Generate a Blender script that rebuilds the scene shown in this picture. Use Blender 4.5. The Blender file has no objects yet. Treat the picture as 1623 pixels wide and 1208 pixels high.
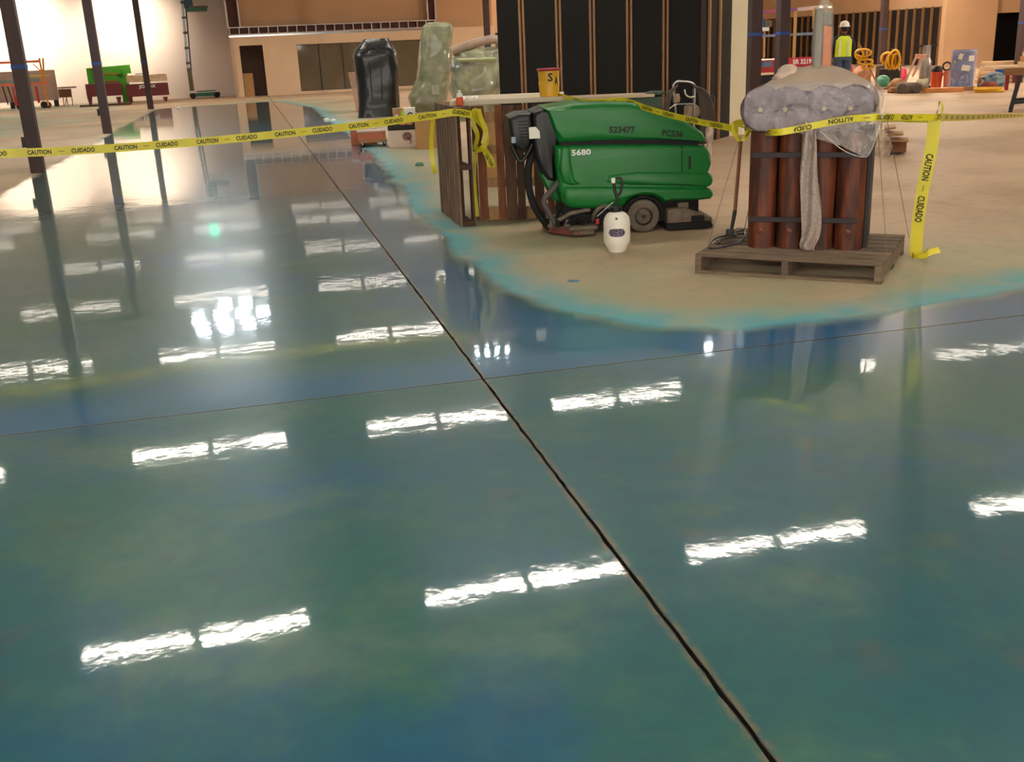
import bpy, math, random
import numpy as np
from mathutils import Vector, Matrix, noise
C = bpy.context.scene.collection
random.seed(7)
PI = math.pi
rad = math.radians

# ------------------------------------------------------------------ camera
CH = 1.6
PITCH, ROLL, YAW, F = rad(18.15), rad(2.53), rad(13.5), 1620.0
fh = Vector((math.sin(YAW), math.cos(YAW), 0)); rh = Vector((math.cos(YAW), -math.sin(YAW), 0)); UP = Vector((0, 0, 1))
fwd = fh*math.cos(PITCH) - UP*math.sin(PITCH); u0 = fh*math.sin(PITCH) + UP*math.cos(PITCH)
cx_ = rh*math.cos(ROLL) - u0*math.sin(ROLL); cy_ = rh*math.sin(ROLL) + u0*math.cos(ROLL)
cam = bpy.data.cameras.new('camera'); camo = bpy.data.objects.new('camera', cam); C.objects.link(camo)
camo.matrix_world = Matrix(((cx_.x, cy_.x, -fwd.x, 0), (cx_.y, cy_.y, -fwd.y, 0), (cx_.z, cy_.z, -fwd.z, CH), (0, 0, 0, 1)))
cam.sensor_width = 36; cam.lens = 36*F/1623; cam.clip_end = 300; cam.clip_start = .05
bpy.context.scene.camera = camo
# ------------------------------------------------------------------ world, exposure, lamps' strength
w = bpy.data.worlds.new('world'); bpy.context.scene.world = w; w.use_nodes = True
w.node_tree.nodes['Background'].inputs[0].default_value = (.8, .85, 1, 1); w.node_tree.nodes['Background'].inputs[1].default_value = .3
vs = bpy.context.scene.view_settings
vs.view_transform = 'Standard'; vs.look = 'None'; vs.exposure = 0.38; vs.gamma = 1; vs.use_curve_mapping = False
LAMP = 33.0            # fluorescent tubes' radiance
FIXCOL = (1, .90, .76)

def work_light(name, loc, target, power, color, size=rad(90), blend=1.0, r=.15):
    l = bpy.data.lights.new(name, 'SPOT'); l.energy = power; l.color = color; l.spot_size = size; l.spot_blend = blend; l.shadow_soft_size = r
    o = bpy.data.objects.new(name, l); C.objects.link(o); o.location = loc
    o.rotation_euler = (Vector(target)-Vector(loc)).to_track_quat('-Z', 'Y').to_euler(); return o
work_light('wall_wash_lamp', (-9.2, 46.6, 3.9), (-8.9, 49, 2.9), 1100, (1, .9, .68), rad(120))
work_light('wall_wash_lamp', (-4.6, 46.6, 3.9), (-4.5, 49, 3.0), 700, (1, .9, .68), rad(110))
work_light('wall_wash_lamp', (-13.5, 46.6, 3.9), (-13.3, 49, 3.0), 1100, (1, .9, .68), rad(120))
for p in ((16, 30, 4.2), (24, 34, 4.2), (14, 50, 4.2), (24, 20, 4.2)):  # unseen warm lamps added to brighten the right side of the hall
    l = bpy.data.lights.new('warm_fill_lamp', 'POINT'); l.energy = 900; l.color = (1, .80, .60); l.shadow_soft_size = .2
    o = bpy.data.objects.new('warm_fill_lamp', l); C.objects.link(o); o.location = p

def front_fill_light(loc, target, sx, sy, power, color):
    l = bpy.data.lights.new('added_front_fill', 'AREA'); l.shape = 'RECTANGLE'; l.size = sx; l.size_y = sy; l.energy = power; l.color = color
    o = bpy.data.objects.new('added_front_fill', l); C.objects.link(o); o.location = loc; o.rotation_euler = (Vector(target)-Vector(loc)).to_track_quat('-Z', 'Z').to_euler()
front_fill_light((2, -5.6, 2.4), (4, 20, .5), 24, 3.2, 1000, (1, .93, .84))  # added area light behind the camera, lifts the diffuse level; no window there
# ------------------------------------------------------------------ measuring helpers: a pixel of the photograph to a point of the place
def ray(px, py): return cx_*((px-811.5)/F) - cy_*((py-604)/F) + fwd
def at(px, py, z=0.0):
    d = ray(px, py); return Vector((0, 0, CH)) + d*((z-CH)/d.z)
def facing(p): return -math.atan2(p[0], p[1])
class Fr:
    """local frame of a thing: x along its front, y away, z up"""
    def __init__(s, loc, rz=None):
        s.loc = Vector((loc[0], loc[1], loc[2] if len(loc) > 2 else 0)); s.rz = facing(loc) if rz is None else rz
        s.X = Vector((math.cos(s.rz), math.sin(s.rz), 0)); s.Y = Vector((-math.sin(s.rz), math.cos(s.rz), 0))
    def uv(s, px, py, ly=0):
        d = ray(px, py); P = s.loc + s.Y*ly; o = Vector((0, 0, CH))
        q = o + d*((P-o).dot(s.Y)/d.dot(s.Y)) - s.loc
        return (q.dot(s.X), q.z)
    def pts(s, l, ly=0): return [s.uv(a, b, ly) for a, b in l]
    def w(s, x, y, z): return s.loc + s.X*x + s.Y*y + UP*z

# ------------------------------------------------------------------ materials
def srgb(r, g, b):
    f = lambda c: (c/255/12.92) if c/255 <= .04045 else ((c/255+.055)/1.055)**2.4
    return (f(r), f(g), f(b), 1)
MATS = {}
def mat(name, col, rough=.6, metal=0, var=.25, scale=6, bump=0, alpha=1, emit=0, trans=0, spec=.5, stretch=None, col2=None, coat=0, detail=4, rnd=0):
    if name in MATS: return MATS[name]
    m = bpy.data.materials.new(name); m.use_nodes = True; nt = m.node_tree; b = nt.nodes['Principled BSDF']
    c = srgb(*col); c2 = srgb(*col2) if col2 else tuple(x*(1-var) for x in c[:3])+(1,)
    tc = nt.nodes.new('ShaderNodeTexCoord'); mp = nt.nodes.new('ShaderNodeMapping'); nz = nt.nodes.new('ShaderNodeTexNoise')
    nz.inputs['Scale'].default_value = scale; nz.inputs['Detail'].default_value = detail
    if stretch: mp.inputs['Scale'].default_value = stretch
    nt.links.new(tc.outputs['Object'], mp.inputs[0]); nt.links.new(mp.outputs[0], nz.inputs['Vector'])
    r = nt.nodes.new('ShaderNodeValToRGB'); r.color_ramp.elements[0].position = .35; r.color_ramp.elements[1].position = .65
    r.color_ramp.elements[0].color = c2; r.color_ramp.elements[1].color = c
    nt.links.new(nz.outputs[0], r.inputs[0])
    if rnd:
        oi = nt.nodes.new('ShaderNodeObjectInfo'); mr = nt.nodes.new('ShaderNodeMapRange'); mr.inputs[3].default_value = 1-rnd; mr.inputs[4].default_value = 1+rnd*.6; hs = nt.nodes.new('ShaderNodeHueSaturation')
        nt.links.new(oi.outputs['Random'], mr.inputs[0]); nt.links.new(mr.outputs[0], hs.inputs['Value']); nt.links.new(r.outputs[0], hs.inputs['Color']); nt.links.new(hs.outputs[0], b.inputs['Base Color'])
    else: nt.links.new(r.outputs[0], b.inputs['Base Color'])
    b.inputs['Roughness'].default_value = rough; b.inputs['Metallic'].default_value = metal
    b.inputs['Alpha'].default_value = alpha; b.inputs['Transmission Weight'].default_value = trans
    b.inputs['Specular IOR Level'].default_value = spec; b.inputs['Coat Weight'].default_value = coat
    if emit: b.inputs['Emission Color'].default_value = c; b.inputs['Emission Strength'].default_value = emit
    if bump:
        bp = nt.nodes.new('ShaderNodeBump'); bp.inputs['Strength'].default_value = min(1, bump); bp.inputs['Distance'].default_value = .02
        nt.links.new(nz.outputs[0], bp.inputs['Height']); nt.links.new(bp.outputs[0], b.inputs['Normal'])
    MATS[name] = m; return m
M = dict(
 green=lambda: mat('scrubber_green', (6, 110, 40), .42, var=.12, scale=3, bump=.05),
 black=lambda: mat('black_plastic', (16, 15, 17), .45, var=.3),
 rubber=lambda: mat('black_rubber', (17, 15, 15), .8, var=.3),
 dust=lambda: mat('dusty_rubber', (112, 100, 86), .9, var=.35, scale=9),
 dustmetal=lambda: mat('dusty_metal', (120, 106, 90), .7, .1, var=.45, scale=12),
 white=lambda: mat('white_plastic', (232, 226, 212), .4, var=.06),
 yellow=lambda: mat('tape_yellow', (220, 204, 42), .4, var=.12, scale=5),
 ink=lambda: mat('black_ink', (22, 22, 16), .6, var=.1),
 wink=lambda: mat('white_ink', (225, 230, 220), .6, var=.05),
 oldwood=lambda: mat('grey_pallet_wood', (122, 102, 82), .9, var=.35, rnd=.35, scale=5, stretch=(1, 6, 6), bump=.2),
 darkwood=lambda: mat('dark_pallet_wood', (98, 68, 50), .85, var=.4, rnd=.5, scale=5, stretch=(6, 6, 1), bump=.2),
 tanwood=lambda: mat('tan_wood', (176, 134, 88), .75, var=.25, scale=5, stretch=(6, 6, 1), bump=.1),
 log=lambda: mat('stained_log', (112, 52, 22), .6, col2=(52, 24, 15), scale=4, stretch=(5, 5, .7), bump=.35),
 logend=lambda: mat('log_end_grain', (124, 102, 112), .6, col2=(74, 58, 66), scale=7, bump=.3),
 card=lambda: mat('cardboard', (186, 142, 92), .85, var=.12),
 steel=lambda: mat('painted_steel_brown', (64, 44, 42), .55, var=.15, scale=2),
 metal=lambda: mat('grey_metal', (150, 150, 150), .35, .9, var=.2),
 dmetal=lambda: mat('dark_iron', (52, 44, 46), .5, .5, var=.3),
 chrome=lambda: mat('bright_metal', (200, 200, 200), .2, 1, var=.1),
 orange=lambda: mat('orange_plastic', (226, 92, 48), .5, var=.12),
 red=lambda: mat('red_paint', (186, 36, 40), .5, var=.12),
 blue=lambda: mat('blue_paint', (46, 92, 168), .5, var=.15),
 bluetape=lambda: mat('blue_tape', (34, 74, 140), .6, var=.1),
 maroon=lambda: mat('maroon_steel', (112, 32, 38), .55, var=.2, scale=3),
 cord=lambda: mat('yellow_cord', (226, 168, 20), .5, var=.15, scale=20),
 slatwood=lambda: mat('slat_wood', (136, 108, 86), .85, var=.35, rnd=.35, scale=5, stretch=(1, 6, 6), bump=.2),
 paper=lambda: mat('white_paper', (230, 226, 216), .8, var=.04),
 blackwrap=lambda: mat('black_shrink_wrap', (10, 9, 12), .32, var=.4, scale=5, bump=.15, coat=.15),
)
def m_(k): return M[k]() if isinstance(k, str) else k
def plastic_film(name, col, opacity, rough=.12, bump=.6, scale=9):
    """thin clear stretch film: part transparent, part glossy and milky"""
    m = bpy.data.materials.new(name); m.use_nodes = True; nt = m.node_tree; b = nt.nodes['Principled BSDF']
    b.inputs['Base Color'].default_value = srgb(*col); b.inputs['Roughness'].default_value = rough
    tr = nt.nodes.new('ShaderNodeBsdfTransparent'); mx = nt.nodes.new('ShaderNodeMixShader')
    nz = nt.nodes.new('ShaderNodeTexNoise'); nz.inputs['Scale'].default_value = scale; nz.inputs['Detail'].default_value = 3; nz.inputs['Distortion'].default_value = 1.5
    tc = nt.nodes.new('ShaderNodeTexCoord'); nt.links.new(tc.outputs['Object'], nz.inputs['Vector'])
    r = nt.nodes.new('ShaderNodeMapRange'); r.inputs['From Min'].default_value = .3; r.inputs['From Max'].default_value = .7
    r.inputs['To Min'].default_value = opacity*.6; r.inputs['To Max'].default_value = min(1, opacity*1.5)
    nt.links.new(nz.outputs[0], r.inputs[0]); nt.links.new(r.outputs[0], mx.inputs[0])
    bp = nt.nodes.new('ShaderNodeBump'); bp.inputs['Strength'].default_value = bump; bp.inputs['Distance'].default_value = .03
    nt.links.new(nz.outputs[0], bp.inputs['Height']); nt.links.new(bp.outputs[0], b.inputs['Normal'])
    nt.links.new(tr.outputs[0], mx.inputs[1]); nt.links.new(b.outputs[0], mx.inputs[2]); nt.links.new(mx.outputs[0], nt.nodes['Material Output'].inputs[0])
    return m

# ------------------------------------------------------------------ mesh helpers
class MB:
    def __init__(s): s.v = []; s.f = []
    def add(s, vs, fs, mtx=None):
        n = len(s.v); s.v += [tuple(mtx @ Vector(p)) if mtx else tuple(p) for p in vs]; s.f += [tuple(i+n for i in f) for f in fs]; return s
    def box(s, c, d, rot=None):
        x, y, z = d[0]/2, d[1]/2, d[2]/2
        vs = [(a*x, b*y, e*z) for a in (-1, 1) for b in (-1, 1) for e in (-1, 1)]
        m = Matrix.Translation(c) @ (rot.to_4x4() if rot else Matrix.Identity(4))
        return s.add(vs, [(0, 1, 3, 2), (4, 6, 7, 5), (0, 4, 5, 1), (2, 3, 7, 6), (0, 2, 6, 4), (1, 5, 7, 3)], m)
    def b2(s, lo, hi): return s.box([(a+b)/2 for a, b in zip(lo, hi)], [abs(b-a) for a, b in zip(lo, hi)])
    def bar(s, p, q, wx, wz=None):
        p, q = Vector(p), Vector(q); d = q-p; r = d.to_track_quat('Z', 'Y').to_matrix()
        return s.box((p+q)/2, (wx, wz or wx, d.length), r)
    def tube(s, path, r, n=8, closed=False, caps=True):
        P = [Vector(p) for p in path]; k = len(P); rs = r if isinstance(r, (list, tuple)) else [r]*k
        ref = Vector((0, 0, 1)); base = len(s.v); prev = None
        for i, p in enumerate(P):
            t = (P[(i+1) % k]-P[i-1]) if closed else (P[min(i+1, k-1)]-P[max(i-1, 0)])
            if t.length < 1e-9: t = Vector((0, 0, 1))
            t.normalize()
            if prev is None:
                a = t.cross(ref); a = t.cross(Vector((1, 0, 0))) if a.length < .05 else a
            else: a = prev - t*prev.dot(t)
            a.normalize(); prev = a; b = t.cross(a)
            for j in range(n):
                an = 2*PI*j/n; s.v.append(tuple(p + a*(rs[i]*math.cos(an)) + b*(rs[i]*math.sin(an))))
        for i in range(k if closed else k-1):
            for j in range(n):
                i2 = (i+1) % k
                s.f.append((base+i*n+j, base+i*n+(j+1) % n, base+i2*n+(j+1) % n, base+i2*n+j))
        if not closed and caps:
            s.f.append(tuple(base+j for j in range(n))[::-1]); s.f.append(tuple(base+(k-1)*n+j for j in range(n)))
        return s
    def cyl(s, p, q, r, n=16, r2=None): return s.tube([p, q], [r, r if r2 is None else r2], n)
    def prism(s, out, y0, y1, axis='y'):
        n = len(out)
        f = (lambda a, b, y: (a, y, b)) if axis == 'y' else ((lambda a, b, y: (a, b, y)) if axis == 'z' else (lambda a, b, y: (y, a, b)))
        vs = [f(a, b, y0) for a, b in out] + [f(a, b, y1) for a, b in out]
        fs = [tuple(range(n)), tuple(range(2*n-1, n-1, -1))] + [(i, i+n, (i+1) % n+n, (i+1) % n) for i in range(n)]
        return s.add(vs, fs)
    def pillow(s, out, y0, y1, r, steps=4):
        """prism of a side outline with rounded shoulders on both faces"""
        n = len(out); A = sum(out[i][0]*out[(i+1) % n][1]-out[(i+1) % n][0]*out[i][1] for i in range(n)); sg = 1 if A > 0 else -1
        nr = []
        for i in range(n):
            a, b, c = Vector(out[i-1]), Vector(out[i]), Vector(out[(i+1) % n]); e1 = (b-a).normalized(); e2 = (c-b).normalized()
            t = (e1+e2); t = t.normalized() if t.length > 1e-6 else e1; k = max(.5, t.dot(e1))
            nr.append(Vector((-t.y, t.x))*sg/k)
        def seg(p, a, b):
            e = b-a; t = max(0, min(1, (p-a).dot(e)/max(e.dot(e), 1e-12))); return (p-a-e*t).length
        lim = []; O2 = [Vector(q) for q in out]
        for i in range(n): lim.append(.42*min(seg(O2[i], O2[j], O2[(j+1) % n]) for j in range(n) if j not in (i, (i-1) % n)))
        lim = [min(lim[i-1]*1.3, lim[i], lim[(i+1) % n]*1.3) for i in range(n)]
        lay = [(y0+r*(1-math.cos(PI/2*k/steps)), r*(1-math.sin(PI/2*k/steps))) for k in range(steps+1)]
        lay += [(y1-(y-y0), i) for y, i in reversed(lay)]
        base = len(s.v)
        for y, ins in lay:
            for i in range(n): q = Vector(out[i])+nr[i]*min(ins, lim[i]); s.v.append((q.x, y, q.y))
        L = len(lay)
        for k in range(L-1):
            for i in range(n): s.f.append((base+k*n+i, base+(k+1)*n+i, base+(k+1)*n+(i+1) % n, base+k*n+(i+1) % n))
        s.f.append(tuple(base+i for i in range(n))); s.f.append(tuple(base+(L-1)*n+i for i in range(n))[::-1]); return s
    def lathe(s, prof, c=(0, 0, 0), n=24):
        base = len(s.v)
        for r, z in prof:
            for j in range(n): a = 2*PI*j/n; s.v.append((c[0]+r*math.cos(a), c[1]+r*math.sin(a), c[2]+z))
        for i in range(len(prof)-1):
            for j in range(n): s.f.append((base+i*n+j, base+i*n+(j+1) % n, base+(i+1)*n+(j+1) % n, base+(i+1)*n+j))
        s.f.append(tuple(base+j for j in range(n))[::-1]); s.f.append(tuple(base+(len(prof)-1)*n+j for j in range(n))); return s
    def loft(s, secs, n=40, p=4, amp=0, fr=3, seed=0, zfr=1.0, axis='z', sub=1):
        """stack of superellipse sections (z, cx, cy, wx, wy); amp = crumple of the skin"""
        S = []
        for a, b in zip(secs[:-1], secs[1:]):
            for k in range(sub): t = k/sub; S.append([x*(1-t)+y*t for x, y in zip(a, b)])
        S.append(list(secs[-1])); base = len(s.v)
        for z, cx, cy, wx, wy in S:
            for j in range(n):
                a = 2*PI*(j+.5)/n; c, q = math.cos(a), math.sin(a)
                x = cx+wx*math.copysign(abs(c)**(2/p), c); y = cy+wy*math.copysign(abs(q)**(2/p), q)
                if amp:
                    d = noise.noise(Vector((x*fr+seed, y*fr, z*fr*zfr)))*amp + noise.noise(Vector((x*fr*3+seed, y*fr*3, z*fr*3*zfr)))*amp*.4
                    x += c*d; y += q*d
                s.v.append((x, y, z) if axis == 'z' else (x, z, y))
        for i in range(len(S)-1):
            for j in range(n): s.f.append((base+i*n+j, base+i*n+(j+1) % n, base+(i+1)*n+(j+1) % n, base+(i+1)*n+j))
        s.f.append(tuple(base+j for j in range(n))[::-1]); s.f.append(tuple(base+(len(S)-1)*n+j for j in range(n))); return s
    def ribbon(s, path, width, upv=UP, tw=None, th=.0):
        P = [Vector(p) for p in path]; base = len(s.v)
        for i, p in enumerate(P):
            t = (P[min(i+1, len(P)-1)]-P[max(i-1, 0)]).normalized(); u = Vector(upv[i]) if isinstance(upv, list) else upv
            u = (u - t*u.dot(t)); u = u.normalized() if u.length > 1e-4 else Vector((1, 0, 0))
            wv = width[i] if isinstance(width, list) else width
            s.v += [tuple(p+u*wv/2), tuple(p-u*wv/2)]
        for i in range(len(P)-1): b = base+2*i; s.f.append((b, b+1, b+3, b+2))
        return s
    def mesh(s, name):
        me = bpy.data.meshes.new(name); me.from_pydata(s.v, [], s.f); me.validate(); return me
def link(name, me, parent=None):
    o = bpy.data.objects.new(name, me); C.objects.link(o)
    if parent is not None: o.parent = parent
    return o
def build(mb, name, m, parent=None, smooth=0, bevel=0, loc=None, rz=0, fix=True):
    import bmesh
    me = mb.mesh(name); me.materials.append(m_(m))
    if fix:
        bm = bmesh.new(); bm.from_mesh(me); bmesh.ops.recalc_face_normals(bm, faces=bm.faces); bm.to_mesh(me); bm.free()
    if smooth:
        me.polygons.foreach_set('use_smooth', [True]*len(me.polygons)); me.set_sharp_from_angle(angle=rad(smooth))
    o = link(name, me, parent)
    if loc is not None: o.location = loc; o.rotation_euler = (0, 0, rz)
    if bevel:
        b = o.modifiers.new('bevel', 'BEVEL'); b.width = bevel; b.segments = 2; b.limit_method = 'ANGLE'
    return o
def thing(name, label, cat, loc=(0, 0, 0), rz=0, group=None):
    o = bpy.data.objects.new(name, None); C.objects.link(o); o.empty_display_size = .1
    o.location = (loc[0], loc[1], loc[2] if len(loc) > 2 else 0); o.rotation_euler = (0, 0, rz); return tag(o, label, cat, group)
def tag(o, label, cat, group=None, kind=None):
    if label: o['label'] = label
    if cat: o['category'] = cat
    if group: o['group'] = group
    if kind: o['kind'] = kind
    return o
def struct(mb, name, m, label=None, cat=None, **k):
    o = build(mb, name, m, **k); o['kind'] = 'structure'
    tag(o, label or name.replace('_', ' '), cat or name.split('_')[0]); return o
def copy_tree(o, parent=None):
    c = o.copy(); C.objects.link(c); c.parent = parent
    for ch in list(o.children): copy_tree(ch, c)
    return c
_txt = {}
def text_geo(string):
    if string not in _txt:
        cu = bpy.data.curves.new('t', 'FONT'); cu.body = string; cu.size = 1; cu.align_x = 'CENTER'; cu.align_y = 'CENTER'; cu.resolution_u = 2; cu.offset = .03
        ob = bpy.data.objects.new('t', cu); me = ob.to_mesh(); _txt[string] = ([tuple(v.co) for v in me.vertices], [tuple(p.vertices) for p in me.polygons])
        ob.to_mesh_clear(); bpy.data.objects.remove(ob); bpy.data.curves.remove(cu)
    return _txt[string]
def text(mb, string, mtx, length, height):
    v, f = text_geo(string); xs = [p[0] for p in v]; ys = [p[1] for p in v]
    cx, cy = (max(xs)+min(xs))/2, (max(ys)+min(ys))/2; sx, sy = length/(max(xs)-min(xs)), height/(max(ys)-min(ys))
    return mb.add([((x-cx)*sx, (y-cy)*sy, 0) for x, y, z in v], f, mtx)
def frame_mtx(o, x, y):
    x = Vector(x).normalized(); y = Vector(y); y = (y-x*y.dot(x)).normalized(); z = x.cross(y)
    return Matrix(((x.x, y.x, z.x, o[0]), (x.y, y.y, z.y, o[1]), (x.z, y.z, z.z, o[2]), (0, 0, 0, 1)))
def smoothpath(P, n=6, closed=False):
    P = [Vector(p) for p in P]; k = len(P); out = []
    for i in range(k if closed else k-1):
        a, b, c, d = (P[i-1] if (closed or i > 0) else P[0]), P[i], P[(i+1) % k], P[(i+2) % k] if closed else P[min(i+2, k-1)]
        for j in range(n):
            t = j/n; out.append(.5*((2*b)+(c-a)*t+(2*a-5*b+4*c-d)*t*t+(3*b-a-3*c+d)*t**3))
    if not closed: out.append(P[-1])
    return out

# ================================================================== THE SETTING
# ---- floor: one slab with two saw-cut joints sunk into it; the dye's edge is stored as a distance, the material mixes the stains
XJ, YJ = 1.01, 4.83
DYE = [(1.2, 40.6), (2.1, 34), (2.02, 27), (2.04, 21), (1.95, 16.5), (1.75, 12.5), (1.62, 10.6), (1.58, 9.2), (1.57, 8.1), (1.6, 7.0),
       (1.72, 6.25), (1.95, 5.74), (2.23, 5.42), (2.61, 5.24), (3.08, 5.18), (3.7, 5.2), (4.5, 5.4), (6, 5.7), (9, 5.9), (34, 6), (34, -8), (-8, -8),
       (-6, 6), (-4.0, 11), (-3.3, 14.5), (-3.25, 20), (-3.2, 30), (-3.05, 39.4), (-1, 40)]
def axis_pts(a, b, f0, f1, s, g):
    out = [f0]; x = f0; st = s
    while x < b:
        st = s if x < f1 else st*(1+g); x += st; out.append(min(x, b))
    x = f0; st = s
    while x > a: st *= (1+g); x -= st; out.append(max(x, a))
    return sorted(set(round(v, 4) for v in out))
xs = [x for x in axis_pts(-20, 30.2, -1, 5.2, .1, .06) if abs(x-XJ) > .045]
ys = [y for y in axis_pts(-6, 58, 1.6, 6.4, .05, .03) if abs(y-YJ) > .03]
WA, WB = .006, .004
xs = sorted(xs+[XJ-WA-.02, XJ-WA, XJ-WA*.5, XJ+WA*.5, XJ+WA, XJ+WA+.02]); ys = sorted(ys+[YJ-WB-.01, YJ-WB, YJ-WB*.5, YJ+WB*.5, YJ+WB, YJ+WB+.01])
nx, ny = len(xs), len(ys)
V = np.zeros((ny, nx, 3)); V[..., 0] = np.array(xs)[None, :]; V[..., 1] = np.array(ys)[:, None]
for i, x in enumerate(xs):
    if abs(x-XJ) < WA*1.05:
        deep = abs(x-XJ) < WA*.6
        for j, y in enumerate(ys):
            jit = noise.noise(Vector((x*60, y*7, 0)))*.006 + noise.noise(Vector((x*60, y*23, 4)))*.005
            V[j, i, 0] += jit*(1.0 if y < 9 else .3)
            if deep: V[j, i, 2] = -.018
for j, y in enumerate(ys):
    if abs(y-YJ) < WB*.6: V[j, :, 2] = np.minimum(V[j, :, 2], -.012)
pts = V[..., :2].reshape(-1, 2); poly = np.array(DYE); inside = np.zeros(len(pts), bool); dist = np.full(len(pts), 1e9)
for a, b in zip(poly, np.roll(poly, -1, 0)):
    e = b-a; t = np.clip(((pts-a) @ e)/(e @ e), 0, 1); dist = np.minimum(dist, np.linalg.norm(pts-(a+t[:, None]*e), axis=1))
    cond = ((a[1] > pts[:, 1]) != (b[1] > pts[:, 1])); xi = a[0]+(pts[:, 1]-a[1])*(b[0]-a[0])/((b[1]-a[1]) if b[1] != a[1] else 1e-9)
    inside ^= cond & (pts[:, 0] < xi)
sd = np.where(inside, dist, -dist)
idx = np.arange(nx*ny).reshape(ny, nx)
quads = np.stack([idx[:-1, :-1], idx[:-1, 1:], idx[1:, 1:], idx[1:, :-1]], -1).reshape(-1, 4)
fm = bpy.data.meshes.new('floor'); fm.from_pydata(V.reshape(-1, 3).tolist(), [], quads.tolist())
fm.attributes.new('edge', 'FLOAT', 'POINT').data.foreach_set('value', sd.astype(np.float32))

def floor_material():
    m = bpy.data.materials.new('dyed_polished_concrete'); m.use_nodes = True; nt = m.node_tree; N = nt.nodes; L = nt.links; b = N['Principled BSDF']
    tc = N.new('ShaderNodeTexCoord'); at_ = N.new('ShaderNodeAttribute'); at_.attribute_name = 'edge'
    def nz(sc, det=3, dist=0, off=0, rough=.5, st=(1, 1, 1)):
        mp = N.new('ShaderNodeMapping'); mp.inputs['Location'].default_value = (off, off*.7, 0); mp.inputs['Scale'].default_value = st; L.new(tc.outputs['Object'], mp.inputs[0])
        n = N.new('ShaderNodeTexNoise'); n.inputs['Scale'].default_value = sc; n.inputs['Detail'].default_value = det; n.inputs['Roughness'].default_value = rough
        n.inputs['Distortion'].default_value = dist; L.new(mp.outputs[0], n.inputs['Vector']); return n.outputs[0]
    def rng(src, a, b_, c=0, d=1):
        r = N.new('ShaderNodeMapRange'); r.interpolation_type = 'SMOOTHSTEP'; L.new(src, r.inputs[0])
        for i, v in zip((1, 2, 3, 4), (a, b_, c, d)): r.inputs[i].default_value = v
        return r.outputs[0]
    def mth(op, a, b_=None, c=None):
        n = N.new('ShaderNodeMath'); n.operation = op
        for i, v in enumerate((a, b_, c)):
            if v is None: continue
            if isinstance(v, (int, float)): n.inputs[i].default_value = v
            else: L.new(v, n.inputs[i])
        return n.outputs[0]
    def mix(f, a, b_):
        n = N.new('ShaderNodeMix'); n.data_type = 'RGBA'
        if isinstance(f, float): n.inputs[0].default_value = f
        else: L.new(f, n.inputs[0])
        for i, v in ((6, a), (7, b_)):
            if isinstance(v, tuple): n.inputs[i].default_value = v
            else: L.new(v, n.inputs[i])
        return n.outputs[2]
    sp = N.new('ShaderNodeSeparateXYZ'); L.new(tc.outputs['Object'], sp.inputs[0]); X, Y = sp.outputs[0], sp.outputs[1]
    e = mth('ADD', at_.outputs['Fac'], mth('MULTIPLY', mth('SUBTRACT', nz(1.6, 4), .5), .35))
    # the dye itself: teal with blue and green clouds and worn grey-brown flecks
    c = mix(rng(nz(.55, 3, .4), .35, .65), srgb(*TEAL), srgb(*GREEN))
    c = mix(rng(nz(.55, 5, .6, 17, .6), .50, .66, 0, .9), c, srgb(*BLUE))
    c = mix(rng(nz(1.0, 5, .4, 31, .6), .50, .70, 0, .75), c, srgb(*GREY))
    c = mix(rng(nz(4, 3, .2, 9, .6), .5, .75, 0, .4), c, srgb(*GREEN2))
    c = mix(rng(nz(2.2, 3, .2, 41, .6), .56, .78, 0, .45), c, srgb(92, 86, 66))
    c = mix(rng(nz(11, 3, 0, 3), .35, .75, 0, .3), c, srgb(10, 66, 92))
    # bluer belt along the edge of the dyed field and along the cross joint
    belt = mth('MULTIPLY', rng(e, .0, .25), rng(e, .35, 1.1, 1, 0)); right = rng(X, -1, .5)
    c = mix(mth('MULTIPLY', mth('MULTIPLY', belt, right), .8), c, srgb(*BELT))
    jb = mth('MULTIPLY', rng(Y, YJ-.06, YJ+.04), rng(Y, YJ+.12, YJ+.75, 1, 0)); c = mix(mth('MULTIPLY', jb, rng(nz(1.1, 3, 0, 5), .3, .6, .35, .8)), c, srgb(*BELT))
    # bare concrete, faintly tinted near the dye
    o = mix(rng(nz(.5, 4, .4, 77), .4, .65), srgb(*BARE), srgb(*BARE2))
    o = mix(rng(nz(7, 5, .2, 21, .7), .45, .8, 0, .4), o, srgb(120, 106, 84))
    tint = mth('MULTIPLY', rng(e, -2.4, -.1), rng(nz(1.3, 4, .5, 13), .3, .62, .35, 1)); tint = mth('MULTIPLY', tint, rng(X, -4, 0, .25, 1))
    o = mix(mth('MULTIPLY', tint, .75), o, srgb(*TINT))
    fringe = mth('MULTIPLY', rng(e, -.5, -.02), rng(e, .0, .12, 1, 0)); o = mix(mth('MULTIPLY', mth('MULTIPLY', fringe, rng(nz(2.5, 4, .5, 3), .3, .6, .3, .9)), right), o, srgb(*FRINGE))
    lt = mth('MULTIPLY', rng(X, -4.0, -4.9, 0, 1), .45); o = mix(mth('MULTIPLY', lt, rng(nz(.4, 3, .5, 8), .4, .6)), o, srgb(140, 180, 165))
    dye = rng(e, -.06, .14)
    c = mix(dye, o, c)
    # dusty, chipped lips of the long joint
    jx = mth('ABSOLUTE', mth('SUBTRACT', X, XJ)); lip = mth('MULTIPLY', rng(jx, .010, .036, 1, 0), rng(nz(14, 5, 0, 2, .7), .36, .58, .05, .85)); c = mix(lip, c, srgb(116, 104, 80))
    cut = rng(jx, .007, .010, 1, 0); c = mix(cut, c, srgb(40, 34, 28))
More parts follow.
